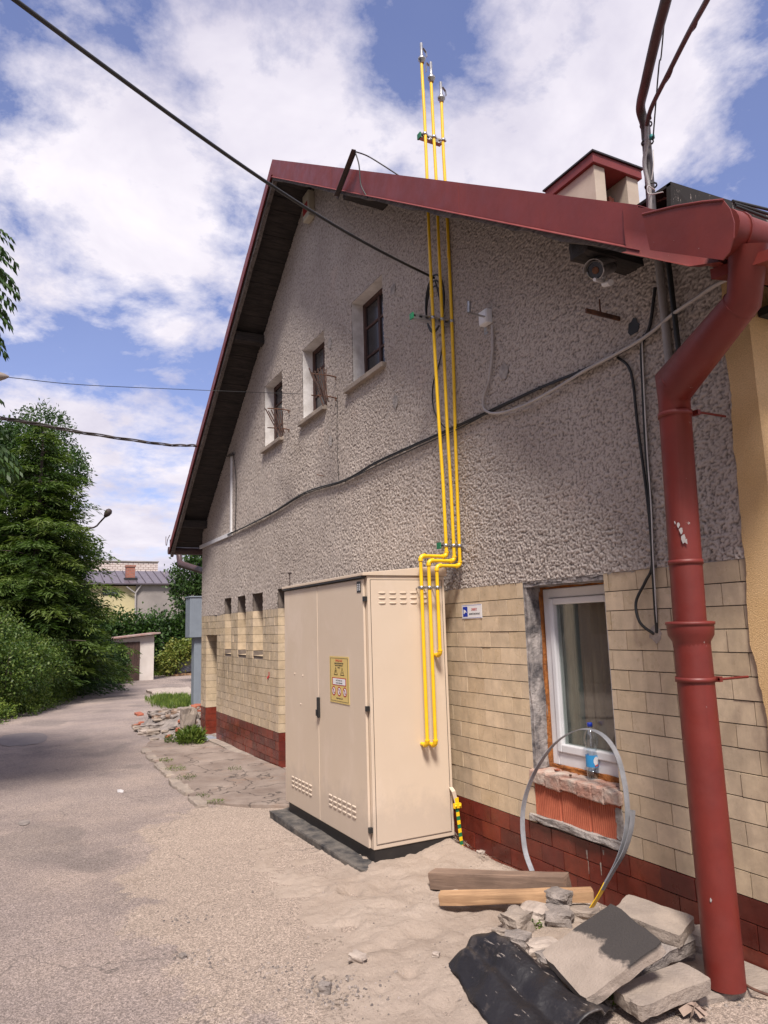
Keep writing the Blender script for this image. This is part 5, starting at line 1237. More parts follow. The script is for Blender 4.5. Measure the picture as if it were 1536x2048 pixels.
slab('concrete_slab', z_(1085, 1903, .165), z_(1226, 1803, .33), z_(1322, 1885, .30), .055, M['stain'], 'tilted grey paving slab with big black tar stain', 'slab', seed=2)
slab('concrete_slab', z_(1228, 1816, .25), z_(1262, 1783, .27), z_(1385, 1838, .23), .06, M['concrete'], 'pale gritty slab propped behind the tar-stained one', 'slab', seed=5)
slab('concrete_slab', z_(1180, 1930, .12), z_(1352, 1850, .19), z_(1392, 1880, .17), .06, M['concrete_dark'], 'rough-edged slab wedged under the tilted ones', 'slab', seed=8, amp=.014)
slab('concrete_slab', z_(1222, 1975, .115), z_(1360, 1922, .135), z_(1424, 1956, .13), .06, M['concrete'], 'flat slab piece lowest and nearest the downpipe', 'slab', seed=11)
def rock(px, py, sx, sy, sz_, mat, label, rot=0, seed=0, lift=0, name='rubble_chunk', cat='rubble chunk', group='loose rubble chunks', amp=.16):
    P = G(px, py); zz = gz(P.x, P.y) if -8 < P.x < -1.8 and P.y < 3.05 else h(P.x)
    bm = bmesh.new(); bmesh.ops.create_cube(bm, size=1); bmesh.ops.subdivide_edges(bm, edges=bm.edges[:], cuts=4, use_grid_fill=True)
    for v in bm.verts:
        q = v.co.copy(); rnd_ = q.normalized()*.62
        e_ = sum(1 for c in q if abs(abs(c)-.5) < 1e-4)
        q = q.lerp(rnd_, .32) ; q *= 1+amp*noise.noise(q*2.3+Vector((seed*3.1, seed, 0)))*2
        q += noise.noise_vector(q*6+Vector((seed, 0, 0)))*.03
        v.co = Vector((q.x*sx, q.y*sy, q.z*sz_))
    bmesh.ops.rotate(bm, verts=bm.verts[:], matrix=Matrix.Rotation(rot, 3, 'Z') @ Matrix.Rotation(.15*math.sin(seed*7), 3, 'X')); bmesh.ops.triangulate(bm, faces=bm.faces[:])
    m_ = MB(); ix = {v: i for i, v in enumerate(bm.verts)}; m_.add([v.co for v in bm.verts], [[ix[v] for v in f.verts] for f in bm.faces]); bm.free()
    o = m_.build(name, mat); o.location = (P.x, P.y, zz+sz_*.38+lift); return tag(o, label, cat, group)
rocks = [(1075, 1850, .16, .12, .09, 'whitestone', 'pale jagged chunk touching the front of the batten', .3),
 (1118, 1858, .14, .11, .085, 'concrete_dark', 'dark rounded concrete chunk standing upright left of the stained slab', .9),
 (1035, 1868, .13, .12, .10, 'concrete', 'squat sandy chunk behind the felt roll', .1),
 (1036, 1905, .13, .10, .08, 'concrete_dark', 'cube-like chunk just behind the felt', .5),
 (1085, 1912, .17, .11, .07, 'whitestone', 'flat pale chunk between felt and stained slab', 1.2),
 (1000, 1884, .07, .06, .05, 'concrete', 'small chunk at the far tip of the felt', .6),
 (1160, 1845, .22, .16, .07, 'concrete', 'broad buried chunk behind the stained slab', .8),
 (1105, 1940, .13, .10, .06, 'concrete_dark', 'chunk peeking out between felt and slab edge', .2),
 (1395, 1905, .13, .12, .13, 'concrete', 'blocky chunk leaning at the foot of the downpipe', .4),
 (1360, 1925, .12, .10, .06, 'concrete_dark', 'low chunk in front of the downpipe foot', 1.0),
 (716, 1938, .085, .05, .035, 'whitestone', 'lone whitish stone in the open sand', .5),
 (650, 1985, .05, .035, .05, 'concrete_dark', 'small square dark stone among gravel', .9),
 (962, 1716, .05, .04, .02, 'whitestone', 'tiny pale flake by the striped strip', .2),
 (365, 1918, .04, .03, .02, 'concrete_dark', 'lone dark pebble in the sandy road', .3),
 (873, 1935, .035, .03, .02, 'whitestone', 'tiny white pebble left of the felt', .7)]
for i, (px, py, a_, b_, c_, mt, lb, ro) in enumerate(rocks): rock(px, py, a_, b_, c_, M[mt], lb, ro, i+1)
rock(1120, 1840, .13, .10, .07, M['concrete_dark'], 'dark-edged chunk perched on top of the rubble', .3, 31, .06)

# roofing felt: folded sheet with a ridge
def felt_sheet():
    nu, nv = 46, 26
    A0, A1 = onZ(965, 1876, .15), onZ(1212, 2036, .11)       # ridge
    B0, B1 = G(888, 1937, .03), onZ(1035, 2110, .04)         # front hem
    C0, C1 = onZ(1000, 1880, .05), onZ(1235, 2020, .04)      # back hem
    vs = []
    for i in range(nu+1):
        u = i/nu; r_ = A0.lerp(A1, u); f_ = B0.lerp(B1, u); b_ = C0.lerp(C1, u)
        r_ = r_+Vector((0, 0, .02*math.sin(u*5+.6)-.06*max(0, .12-u)*6))
        for j in range(nv+1):
            v = j/nv
            if v < .75:
                t = v/.75; p = f_.lerp(r_, t); p.z += .055*math.sin(t*math.pi*.62)*(1-.35*u) - .02*math.exp(-((t-.55)/.1)**2)
            else:
                t = (v-.75)/.25; p = r_.lerp(b_, t); p.z += .02*math.sin(t*math.pi)
            n_ = noise.noise_vector(Vector((p.x*5, p.y*5, 1.3)))*.018+noise.noise_vector(Vector((p.x*14, p.y*14, 4)))*.007
            p += Vector((n_.x*.6, n_.y, n_.z)); p.z += .012*abs(math.sin(u*9+v*3))**6
            p.z = max(p.z, h(p.x)+.012)
            vs.append(p)
    N = nv+1; fs = [(i*N+j, (i+1)*N+j, (i+1)*N+j+1, i*N+j+1) for i in range(nu) for j in range(nv)]
    m_ = MB(); m_.add(vs, fs, .5, True)
    o = m_.build('roofing_felt', M['felt']); s_ = o.modifiers.new('s', 'SOLIDIFY'); s_.thickness = .007
    tag(o, 'crumpled black roofing felt folded over itself in the foreground', 'roofing felt')
felt_sheet()
m = MB(); p = G(1385, 2025, .02)
for k in range(5): 
    a_ = k*1.1; m.strip(spline([p+Vector((.05*math.cos(a_), .05*math.sin(a_), .004)), p+Vector((.01, 0, .03)), p+Vector((-.06*math.cos(a_), .05*math.sin(a_*2), .01))], 4), .03, .001, (math.sin(a_), math.cos(a_), .4))
tag(m.build('crumpled_leaf', M['lidpaper']), 'dry crumpled leaf litter at the apron edge below the slabs', 'litter')
m = MB(); m.tube(spline([G(1480, 1960, .02), G(1500, 1975, .04), G(1536, 1990, .02)], 4), .006, 6); tag(m.build('twig', M['rust']), 'reddish twig at the bottom right by the wall', 'twig')
# gravel scattered
rgv = random.Random(77); m = MB()
def pebble(mb, x, y, s):
    z0 = gz(x, y); q = [Vector((rgv.uniform(.6, 1)*math.cos(k*1.047), rgv.uniform(.6, 1)*math.sin(k*1.047), 0)) for k in range(6)]
    up_ = Vector((0, 0, rgv.uniform(.4, .8)))
    vs = [Vector((x, y, z0))+p_*s for p_ in q]+[Vector((x, y, z0))+(p_*.6+up_)*s for p_ in q]+[Vector((x, y, z0))+up_*s*1.2]
    mb.add(vs, [(i, (i+1) % 6, 6+(i+1) % 6, 6+i) for i in range(6)]+[(6+i, 6+(i+1) % 6, 12) for i in range(6)], rgv.random())
for _ in range(900):
    px, py = rgv.uniform(0, 1450), rgv.uniform(1560, 2048); P = G(px, py)
    if P.y > W-.05 or (cx0-.1 < P.x < cx1+.05 and P.y > 2.2): continue
    pebble(m, P.x, P.y, rgv.uniform(.0025, .007)*(1.6 if rgv.random() < .08 else 1))
for (cx_, cy_, rr_, n_) in ((640, 1975, 45, 90), (560, 1940, 30, 40), (380, 1920, 30, 40), (1330, 2000, 60, 60), (700, 2000, 50, 60), (370, 1840, 25, 35), (1450, 1990, 40, 50), (980, 1890, 30, 20)):
    for _ in range(n_):
        P = G(cx_+rgv.gauss(0, rr_), min(2060, cy_+rgv.gauss(0, rr_*.3)))
        if P.y < W-.03: pebble(m, P.x, P.y, rgv.uniform(.004, .012))
gm = NT('gravel'); gm.color(gm.ramp(gm.attr(), [(0, (.10, .085, .08)), (.5, (.20, .17, .15)), (1, (.32, .27, .24))])); gm.rough(.95)
tag(m.build('gravel', gm.m), 'scattered small gravel on road and sand', 'gravel', None, 'stuff')

# ------------------------------------------------------------------ foliage
class Leaves:
    def __init__(s): s.P = []; s.D = []; s.N = []; s.L = []; s.Wd = []; s.T = []
    def add(s, P, D, N, L, Wd, T):
        s.P.append(P); s.D.append(D); s.N.append(N); s.L.append(L); s.Wd.append(Wd); s.T.append(T)
    def build(s, name, mat, parent=None):
        P = np.concatenate(s.P); D = np.concatenate(s.D); N = np.concatenate(s.N); L = np.concatenate(s.L)[:, None]; Wd = np.concatenate(s.Wd)[:, None]; T = np.concatenate(s.T)
        D /= np.linalg.norm(D, axis=1, keepdims=True)+1e-9; S = np.cross(D, N); S /= np.linalg.norm(S, axis=1, keepdims=True)+1e-9
        U = np.cross(S, D)
        n = len(P); V = np.empty((n, 4, 3)); V[:, 0] = P; V[:, 1] = P+D*L*.5+S*Wd*.5+U*L*.06; V[:, 2] = P+D*L-U*L*.05; V[:, 3] = P+D*L*.5-S*Wd*.5+U*L*.06
        off = np.zeros(3); p = parent
        while p: off += np.array(p.location); p = p.parent
        V = V.reshape(-1, 3)-off
        me = bpy.data.meshes.new(name); me.vertices.add(n*4); me.vertices.foreach_set('co', V.ravel()); me.loops.add(n*4); me.loops.foreach_set('vertex_index', np.arange(n*4)); me.polygons.add(n); me.polygons.foreach_set('loop_start', np.arange(n)*4)
        a = me.attributes.new('tint', 'FLOAT', 'FACE'); a.data.foreach_set('value', np.clip(T, 0, 1)); me.update(calc_edges=True); me.materials.append(mat)
        o = bpy.data.objects.new(name, me); C.objects.link(o)
        if parent: o.parent = parent
        return o
rng = np.random.default_rng(4)
def rv(n): v = rng.normal(size=(n, 3)); return v/np.linalg.norm(v, axis=1, keepdims=True)
def blobs(lv, centers, radii, n, L, Wd, tint=(0, 1), up_=.5, shell=.55, clump=9):
    """leaf clusters spread over irregular ellipsoids; each cluster shares a tint"""
    centers = np.array(centers, float); radii = np.array(radii, float); vol = radii.prod(axis=1)**(2/3); pr = vol/vol.sum()
    nc = max(1, n//clump); ci = rng.choice(len(centers), nc, p=pr); d = rv(nc); rr_ = rng.uniform(shell, 1.02, nc)**.6
    cp = centers[ci]+d*radii[ci]*rr_[:, None]
    ct = rng.uniform(*tint, nc)
    P = np.repeat(cp, clump, 0)+rng.normal(size=(nc*clump, 3))*L*1.1; n_ = len(P)
    D = rv(n_)*.8+np.repeat(d, clump, 0)*.6; D[:, 2] += rng.uniform(-.5, .25, n_); N = rv(n_)*.7+np.array([0, 0, up_])
    lv.add(P, D, N, L*rng.uniform(.6, 1.3, n_), Wd*rng.uniform(.7, 1.3, n_), np.repeat(ct, clump)+rng.normal(size=n_)*.12)
def trunk(path, rs, parent, limbs=()):
    m_ = MB(); m_.tube(spline(path, 5), list(np.linspace(rs[0], rs[1], 5*(len(path)-1)+1)), 10)
    for a_, b_, r_ in limbs: m_.tube(spline([a_, Vector(a_).lerp(Vector(b_), .5)+Vector((0, 0, .1)), b_], 3), list(np.linspace(r_, r_*.25, 7)), 6)
    m_.build('trunk', M['bark'], parent)
def feather_tree(name, base, height, rad, label, mat, levels=34, per=11, seed=1, leafL=.13, low=.8, droop=.35, group=None, den=1.0):
    """larch-like tree: tiers of long drooping feathery branches"""
    rg3 = random.Random(seed); b = Vector(base); t_ = thing(name, b, label, 'tree', group); lv = Leaves(); limbs = []
    for i in range(levels):
        f = i/(levels-1); z = low+(height-low)*f; R_ = rad*(1-f)**.6*(.72+.45*rg3.random())+.15
        for k in range(max(3, int(per*(1-f*.6)))):
            a_ = rg3.uniform(0, 2*math.pi); L = R_*rg3.uniform(.55, 1.15); dirv = Vector((math.cos(a_), math.sin(a_), 0))
            o_ = b+Vector((0, 0, z)); n_ = int(max(20, 95*L/2*den)); t = rng.uniform(.12, 1, n_)**.8
            zz = .28*L*t-droop*L*t*t+rg3.uniform(-.1, .1)*t
            P = np.array(o_)+np.outer(t*L, np.array(dirv)); P[:, 2] += zz
            sidev = np.array([-dirv.y, dirv.x, 0]); sw = (1-t*.65)*.34*L*.6+.05
            off = rng.normal(size=n_)*sw*.6; P += np.outer(off, sidev); P[:, 2] -= np.abs(off)*.35
            P += rng.normal(size=(n_, 3))*.04
            D = np.outer(np.ones(n_), np.array(dirv))*.7+np.outer(np.sign(off)*.7, sidev)+rng.normal(size=(n_, 3))*.25; D[:, 2] -= .25
            N = rng.normal(size=(n_, 3))*.45+np.array([0, 0, 1.0])
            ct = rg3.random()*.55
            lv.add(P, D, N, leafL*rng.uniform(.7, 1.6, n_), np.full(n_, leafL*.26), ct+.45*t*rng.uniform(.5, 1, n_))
            if k % 3 == 0: limbs.append((o_, o_+dirv*L*.8+Vector((0, 0, (.28-.64*droop)*L*.8)), .035*(1-f)+.01))
    lv.build('crown', mat, t_); trunk([b-Vector((0, 0, .1)), b+Vector((.1, 0, height*.4)), b+Vector((0, .05, height*.95))], (.17, .03), t_, limbs[::2])
    return t_
def bush(name, base, cs, rs, n, L, Wd, mat, label, cat='bush', group=None, stems=6, tint=(0, 1), up_=.6, extra=None):
    t_ = thing(name, base, label, cat, group); lv = Leaves(); blobs(lv, cs, rs, n, L, Wd, tint, up_)
    if extra: extra(lv)
    lv.build('foliage', mat, t_); m_ = MB(); rg3 = random.Random(n)
    for k in range(stems):
        c_ = Vector(cs[k % len(cs)]); m_.tube(spline([Vector((c_.x+rg3.uniform(-.3, .3), c_.y+rg3.uniform(-.3, .3), Vector(base).z-.05)), c_+Vector((rg3.uniform(-.2, .2), rg3.uniform(-.2, .2), 0)), c_+Vector((rg3.uniform(-.6, .6), rg3.uniform(-.6, .6), rs[k % len(rs)][2]*.8))], 3), .018, 5)
    m_.build('stems', M['bark'], t_); return t_
# large trees on the left
feather_tree('larch_tree', (-25.5, .75, -.45), 8.9, 2.9, 'tall feathery light green larch, the nearest of the left trees', M['leaf_larch'], 44, 17, 3, .17, group='trees left of the road', den=1.5)
feather_tree('larch_tree', (-27.5, -1.5, -.5), 9.9, 3.2, 'broader darker conifer behind the feathery larch at left edge', M['leaf_dark'], 44, 17, 5, .18, group='trees left of the road', den=1.5)
# dark lower conifer boughs in front of shed
feather_tree('spruce_tree', (-28.6, 1.55, -.5), 6.4, 2.3, 'dark low tree whose boughs hang over the little shed', M['leaf_dark'], 34, 18, 9, .16, low=.5, droop=.5, group='trees left of the road')
# broadleaf crown behind top
tb = thing('broadleaf_tree', (-30, .2, -.5), 'rounded broadleaf tree rising just behind the larch top', 'tree', 'trees left of the road'); lv = Leaves()
blobs(lv, [(-30, .9, 9.4), (-30, -.8, 8.6), (-30, 1.8, 8.0), (-29.5, -2.2, 7.0), (-30, .6, 6.4)], [(1.3, 1.1, 1.0), (1.3, 1.2, 1.0), (1.0, .9, .9), (1.4, 1.3, 1.2), (1.8, 1.8, 1.6)], 16000, .13, .06)
lv.build('crown', M['leaf_dark'], tb); trunk([(-30, .2, -.6), (-30, .3, 4), (-30, .4, 8)], (.2, .04), tb, [((-30, .3, 4.5), (-30, -.9, 7.6), .07), ((-30, .3, 5), (-30, 1.3, 7.4), .06)])
tb = thing('ash_tree', (-27, .4, -.5), 'dark leafy tree filling the gap between the larch trunks', 'tree', 'trees left of the road'); lv = Leaves()
blobs(lv, [(-27, .4, 3.4), (-27, -1.2, 4.2), (-27.2, 1.3, 3.6), (-27.2, .2, 5.4), (-26.8, 1.9, 2.2), (-26.6, -.3, 2.0), (-27.4, 2.2, 4.4), (-27.2, -.6, 6.8), (-27.6, .9, 6.6), (-27.6, .3, 8.3), (-27.6, 1.5, 7.5), (-27.6, -1.0, 8.0)], [(1.4, 1.2, 1.1), (1.3, 1.3, 1.2), (1.2, .95, 1.0), (1.3, 1.2, 1.1), (1.0, .9, .9), (1.2, 1.2, 1.0), (.9, .6, .7), (1.1, 1.0, .9), (1.0, .8, .9), (1.1, 1.0, .9), (.9, .75, .8), (1.1, 1.1, .9)], 42000, .13, .07, (0, .9))
lv.build('crown', M['leaf_dark'], tb); trunk([(-27.2, .4, -.6), (-27.2, .3, 3), (-27.2, .3, 6)], (.15, .04), tb)
# bushes bottom-left
bc = [(-20.5, .0, .7), (-21.8, .55, .8), (-20.0, -.9, 1.0), (-23.2, 1.0, .7), (-22, -.4, 1.4), (-24.5, 1.3, .9)]
br_ = [(1.1, .75, .85), (1.2, .7, .85), (1.2, .9, 1.2), (1.1, .7, .8), (1.4, 1.0, 1.0), (1.0, .7, .9)]
def sprigs(n, cs, rs, lv_, Ls=.07):
    pass
bush('leafy_bush', (-21.5, .2, -.35), bc, br_, 42000, .075, .045, M['leaf_mid'], 'bushy light green shrub mass at the left road edge', group='shrubs along the road', stems=10)
gc = [(-18.6+.2*0, -.55, -.15), (-19.6, -.25, -.15), (-20.8, .35, -.2), (-22.2, .75, -.2), (-23.8, 1.15, -.25), (-25.6, 1.55, -.3), (-27.5, 1.95, -.35), (-30, 2.6, -.4), (-17.6, -.85, -.1), (-21, -.1, -.1), (-24, .6, -.2)]
lv = Leaves(); blobs(lv, gc, [(1.0, .55, .42)]*len(gc), 30000, .055, .04, (0, 1), .9)
o = lv.build('ground_cover', M['leaf_bright']); tag(o, 'low yellow-green ground cover creeping onto the asphalt edge', 'ground cover', None, 'stuff')
# ivy by shed
iv = [(-33.0, 3.55, .35), (-33.5, 3.1, .5), (-34.6, 4.35, .3), (-34.0, 3.4, 1.0), (-32, 2.8, .2), (-34.9, 4.55, .2)]
bush('ivy_bush', (-33.5, 3.6, -.55), iv, [(1.1, .7, .85), (1.2, .9, 1.0), (.9, .55, .9), (1.2, .8, .8), (1.1, .6, .6), (.6, .4, .75)], 20000, .10, .075, M['leaf_dark'], 'dark ivy covered hedge hugging the left side of the shed', group='shrubs along the road')
# bank of knotweed behind the shed
kb = []
for i in range(26): kb.append((-41.5-1.2*rng.random(), 3.5+.36*i, .9+.25*math.sin(i*1.3)+.25*rng.random()))
bush('knotweed_bank', (-42, 8, -.7), kb, [(1.3, .75, 1.5)]*26, 30000, .22, .13, M['leaf_dark'], 'long dark leafy bank rising behind the shed', group='shrubs along the road', stems=8, up_=1.2)
bush('yellow_bush', (-39.5, 8.6, -.6), [(-39.5, 8.3, .55), (-39.6, 9.2, .65), (-39.3, 7.7, .1), (-39.6, 9.9, .5)], [(.6, .65, .45), (.6, .7, .5), (.5, .5, .5), (.6, .7, .5)], 6000, .16, .10, M['leaf_yellow'], 'yellowish green shrub right of the shed', group='shrubs along the road')
bush('knotweed_shoot', (-41, 9.3, .5), [(-41, 9.3, 2.6), (-41, 9.2, 3.0)], [(.3, .35, .3), (.2, .25, .35)], 500, .2, .11, M['leaf_dark'], 'tall leafy shoot sticking above the green bank', group='shrubs along the road', stems=2)
# tree right by the wall corner
tr = thing('linden_tree', (-33, 9.2, -.6), 'dense dark broadleaf tree behind the house corner', 'tree'); lv = Leaves()
cc = onX(385, 1170, -31)
blobs(lv, [(-31, cc.y, cc.z+.5), (-31, cc.y+.9, cc.z+1.2), (-31, cc.y-.1, cc.z-.4), (-31, cc.y+1.6, cc.z), (-31, cc.y+.7, cc.z-1.1), (-31, cc.y+2.2, cc.z+1)], [(1.0, .8, .9), (1.2, 1.0, 1.0), (.9, .75, .75), (1.2, 1.2, 1.2), (1.0, .8, .8), (1.3, 1.3, 1.3)], 16000, .15, .10)
lv.build('crown', M['leaf_dark'], tr); trunk([(-31, cc.y+1.2, -.7), (-31, cc.y+1.1, cc.z), (-31, cc.y+.9, cc.z+1)], (.16, .05), tr)
# near tree at left edge (crown outside, leaf sprays reach in)
nt_ = thing('walnut_tree', (-9.5, -3.2, -.15), 'near tree with drooping pinnate leaf sprays at the left picture edge', 'tree'); lv = Leaves()
blobs(lv, [(-8.6, -1.9, 6.1), (-7.7, -1.8, 5.6), (-9.8, -2.1, 6.2), (-9.0, -2.1, 7.0), (-10.8, -2.3, 6.4), (-8.2, -2.6, 5.6)], [(1.5, .95, .9), (1.0, .75, .7), (1.4, 1.0, .9), (1.4, 1.0, .9), (1.2, .9, .8), (1.2, 1.0, .8)], 26000, .18, .08)
rg4 = random.Random(12)
def pinnate(o_, d_, L, n_=7, ll=.13):
    o_, d_ = np.array(o_), np.array(d_)/np.linalg.norm(d_); s_ = np.cross(d_, [0, 0, 1.0]); s_ /= np.linalg.norm(s_)
    P, D, N, LL, T = [], [], [], [], []
    for i in range(n_):
        t = (i+1)/n_; p = o_+d_*L*t+np.array([0, 0, -.25*L*t*t])
        for sg_ in (-1, 1):
            P.append(p); D.append(d_*.55+s_*sg_*.7+np.array([0, 0, -.75])); N.append(np.array([0, 0, 1.0])+s_*sg_*.4+rng.normal(size=3)*.2); LL.append(ll*rg4.uniform(.8, 1.2)); T.append(rg4.random()*.7)
    P.append(o_+d_*L+np.array([0, 0, -.25*L])); D.append(d_+np.array([0, 0, -.9])); N.append(np.array([0, 0, 1.0])); LL.append(ll*1.2); T.append(.3)
    lv.add(np.array(P), np.array(D), np.array(N), np.array(LL), np.array(LL)*.30, np.array(T))
limbs = []
for (px, py, n_) in ((30, 470, 2), (38, 515, 2), (42, 570, 3), (34, 600, 2), (26, 640, 2), (20, 690, 2), (22, 860, 2), (16, 790, 1), (40, 905, 3), (52, 925, 2), (25, 940, 3), (10, 960, 2), (15, 545, 2), (8, 640, 2), (10, 480, 1), (-10, 560, 3), (-20, 900, 4), (-15, 700, 3), (-10, 780, 3), (10, 900, 3), (18, 500, 3), (30, 545, 3), (22, 615, 3), (14, 665, 3), (6, 590, 3), (30, 930, 4), (18, 965, 3), (44, 940, 2), (4, 730, 2)):
    for k in range(n_):
        tip = onX(px+rg4.uniform(-6, 2), py+rg4.uniform(-8, 8), -8.2+rg4.uniform(-.4, .4)); st = tip+Vector((rg4.uniform(-.15, .15), -.34, .13+rg4.uniform(0, .08))); dd_ = tip-st
        pinnate(st, dd_, dd_.length*.85, 6, .105)
        limbs.append((Vector((-9.4, -2.0, max(st.z+.3, 4.0))), st, .02))
lv.build('crown', M['leaf_dark'], nt_); trunk([(-9.5, -3.2, -.3), (-9.4, -3.1, 3), (-9.2, -2.7, 6.2)], (.2, .06), nt_, limbs[::3]+[((-9.4, -3.0, 4.0), (-9.4, -2.0, 4.6), .05), ((-9.3, -3, 4.6), (-10.4, -2.4, 6), .06)])
# weeds
def tuft(px, py, r_, hgt, n_, mat, label, name='weed_tuft'):
    P0 = G(px, py); b_ = Vector((P0.x, P0.y, h(P0.x)+(.03 if P0.y > 1.7 and P0.x < -6.7 and P0.x > -12.5 else 0.0))); t_ = thing(name, b_, label, 'weed', 'weeds along the pavement'); lv_ = Leaves()
    a_ = rng.uniform(0, 6.28, n_); q = rng.uniform(0, 1, n_)**.6*r_; P = np.stack([b_.x+np.cos(a_)*q, b_.y+np.sin(a_)*q*.8, b_.z+rng.uniform(0, 1, n_)**1.5*hgt*.75*(1-q/r_*.4)], 1)
    D = np.stack([np.cos(a_)*.6, np.sin(a_)*.6, rng.uniform(.3, 1.4, n_)], 1)+rng.normal(size=(n_, 3))*.35; lv_.add(P, D, rv(n_)+np.array([0, 0, .6]), rng.uniform(.5, 1.2, n_)*hgt*.30, np.full(n_, hgt*.06+.004), rng.uniform(0, 1, n_)); lv_.build('leaves', mat, t_)
tuft(382, 1490, .24, .34, 800, M['leaf_bright'], 'large weed clump beside the doorway pavement'); tuft(345, 1488, .16, .16, 260, M['leaf_mid'], 'small weed left of the large clump at the rubble')
tuft(352, 1545, .18, .07, 200, M['leaf_bright'], 'creeping weed on the kerb stones, upper patch'); tuft(332, 1528, .12, .07, 120, M['leaf_bright'], 'tiny weed at the kerb tip'); tuft(372, 1563, .14, .06, 160, M['leaf_mid'], 'flat weed between loose kerb stones')
tuft(432, 1612, .10, .05, 130, M['leaf_bright'], 'little weed at the broken pavement corner'); tuft(405, 1600, .10, .05, 100, M['leaf_mid'], 'weed sprig at the broken pavement edge'); tuft(470, 1545, .10, .06, 80, M['leaf_mid'], 'tiny weed at the foot of the red tiles')
tuft(1070, 1862, .05, .08, 160, M['leaf_bright'], 'bright grass tuft among the rubble chunks'); tuft(1213, 2010, .045, .09, 90, M['leaf_bright'], 'grass sprig between felt and lowest slab'); tuft(1150, 2046, .03, .03, 40, M['leaf_bright'], 'speck of green on the felt hem')
lv = Leaves()
for _ in range(26):
    px, py = rgv.uniform(305, 392), rgv.uniform(1396, 1418); P0 = G(px, py); n_ = 130; a_ = rng.uniform(0, 6.28, n_); q = rng.uniform(0, .5, n_)
    lv.add(np.stack([P0.x+np.cos(a_)*q*1.6, P0.y+np.sin(a_)*q*.5, np.full(n_, P0.z)], 1), np.stack([np.cos(a_)*.3, np.sin(a_)*.3, np.ones(n_)], 1)+rng.normal(size=(n_, 3))*.2, rv(n_), rng.uniform(.08, .22, n_), np.full(n_, .02), rng.uniform(0, 1, n_))
for _ in range(22):
    px, py = rgv.uniform(312, 392), rgv.uniform(1344, 1352); P0 = G(px, py); n_ = 60; a_ = rng.uniform(0, 6.28, n_); q = rng.uniform(0, .6, n_)
    lv.add(np.stack([P0.x+np.cos(a_)*q*1.6-.6, P0.y+np.sin(a_)*q*.5, np.full(n_, P0.z)], 1), np.stack([np.cos(a_)*.3, np.sin(a_)*.3, np.ones(n_)], 1)+rng.normal(size=(n_, 3))*.2, rv(n_), rng.uniform(.15, .3, n_), np.full(n_, .05), rng.uniform(0, 1, n_))
tag(lv.build('grass', M['leaf_bright']), 'rough grass by the far road bend and rubble', 'grass', None, 'stuff')

def heap(x_, y_): return .42*math.exp(-((x_+13.9)/1.15)**2-((y_-3.35)/.6)**2)+.22*math.exp(-((x_+14.6)/.7)**2-((y_-2.7)/.35)**2)+.07*fbm(x_*4, y_*4, 2)
# rubble pile at house corner: individual chunks
rgp = random.Random(21)
desc = ['grey', 'pale', 'sandy', 'reddish']
for k in range(90):
    hx_ = rgp.uniform(-15.6, -12.9); hy_ = rgp.uniform(2.3, 3.5); s_ = rgp.uniform(.05, .17); mt = rgp.choice(['concrete', 'whitestone', 'concrete_dark', 'concrete_dark', 'concrete', 'concrete_dark', 'rubbrown', 'rubbrown', 'brickred'])
    hz_ = heap(hx_, hy_)
    if hz_ < .05 and rgp.random() < .5: continue
    o = rock(300, 1470, s_*1.5, s_, s_*.55, M[mt], 'broken stone in the rubble heap at the far house corner', rgp.uniform(0, 3), k+40, 0, 'rubble_stone', 'rubble', 'stones of the corner rubble heap'); o.location = (hx_, hy_, h(hx_)+max(0, hz_-.03)+s_*.12)
# soil mound under the heap
m = MB(); bm = bmesh.new(); c_ = G(385, 1470)
n_ = 26; vs = []; 
for i in range(n_+1):
    for j in range(n_+1):
        x_ = -16.2+4.4*i/n_; y_ = 2.25+1.35*j/n_
        zz = heap(x_, y_)
        vs.append((x_, y_, h(x_)-.035+zz))
m.add(vs, [(i*(n_+1)+j, (i+1)*(n_+1)+j, (i+1)*(n_+1)+j+1, i*(n_+1)+j+1) for i in range(n_) for j in range(n_)], .5, True)
tag(m.build('soil_heap', M['concrete_dark']), 'earthy heap under the rubble at the far house corner', 'soil heap', None, 'stuff')
m = MB(); q = G(392, 1470); rough_box(m, (-12.95, 2.72, -.25), (-12.75, 2.98, .32), 5, .03, 6, sc=6); tag(m.build('upright_slab', M['concrete']), 'broken stone slab standing against the far tiled pillar', 'slab')
# kerb stones
for k, (px, py) in enumerate(((292, 1505), (306, 1520), (322, 1537), (336, 1550), (356, 1572), (372, 1585), (395, 1608))):
    P = G(px, py); m = MB(); rough_box(m, (P.x-.22, P.y-.06, h(P.x)-.06), (P.x+.22, P.y+.06, h(P.x)+.045), 4, .02, k*3, sc=7); tag(m.build('kerb_stone', M['concrete']), 'worn kerb stone along the pavement edge', 'kerb stone', 'row of worn kerb stones')
m = MB(); P = G(345, 1394); rough_box(m, (P.x-3.2, P.y-.3, P.z-.1), (P.x+1.0, P.y+1.2, P.z+.05), 6, .05, 9, sc=2); tag(m.build('concrete_edge', M['whitestone']), 'whitish concrete slab in the grass before the grey kiosk', 'slab')
m = MB(); P = G(400, 1482); m.box((-12.62, W-.30, h(-12.3)+.03), (-11.95, W+.05, h(-12.3)+.045)); tag(m.build('door_grating', M['grate']), 'small metal grating in front of the far doorway', 'grating')
m = MB(); rough_box(m, (-11.9, W-.14, -.2), (-9.2, W-.002, -.10), 8, .012, 3, sc=7); tag(m.build('wall_footing', M['concrete']), 'low crumbling concrete footing under the red tiles', 'footing')
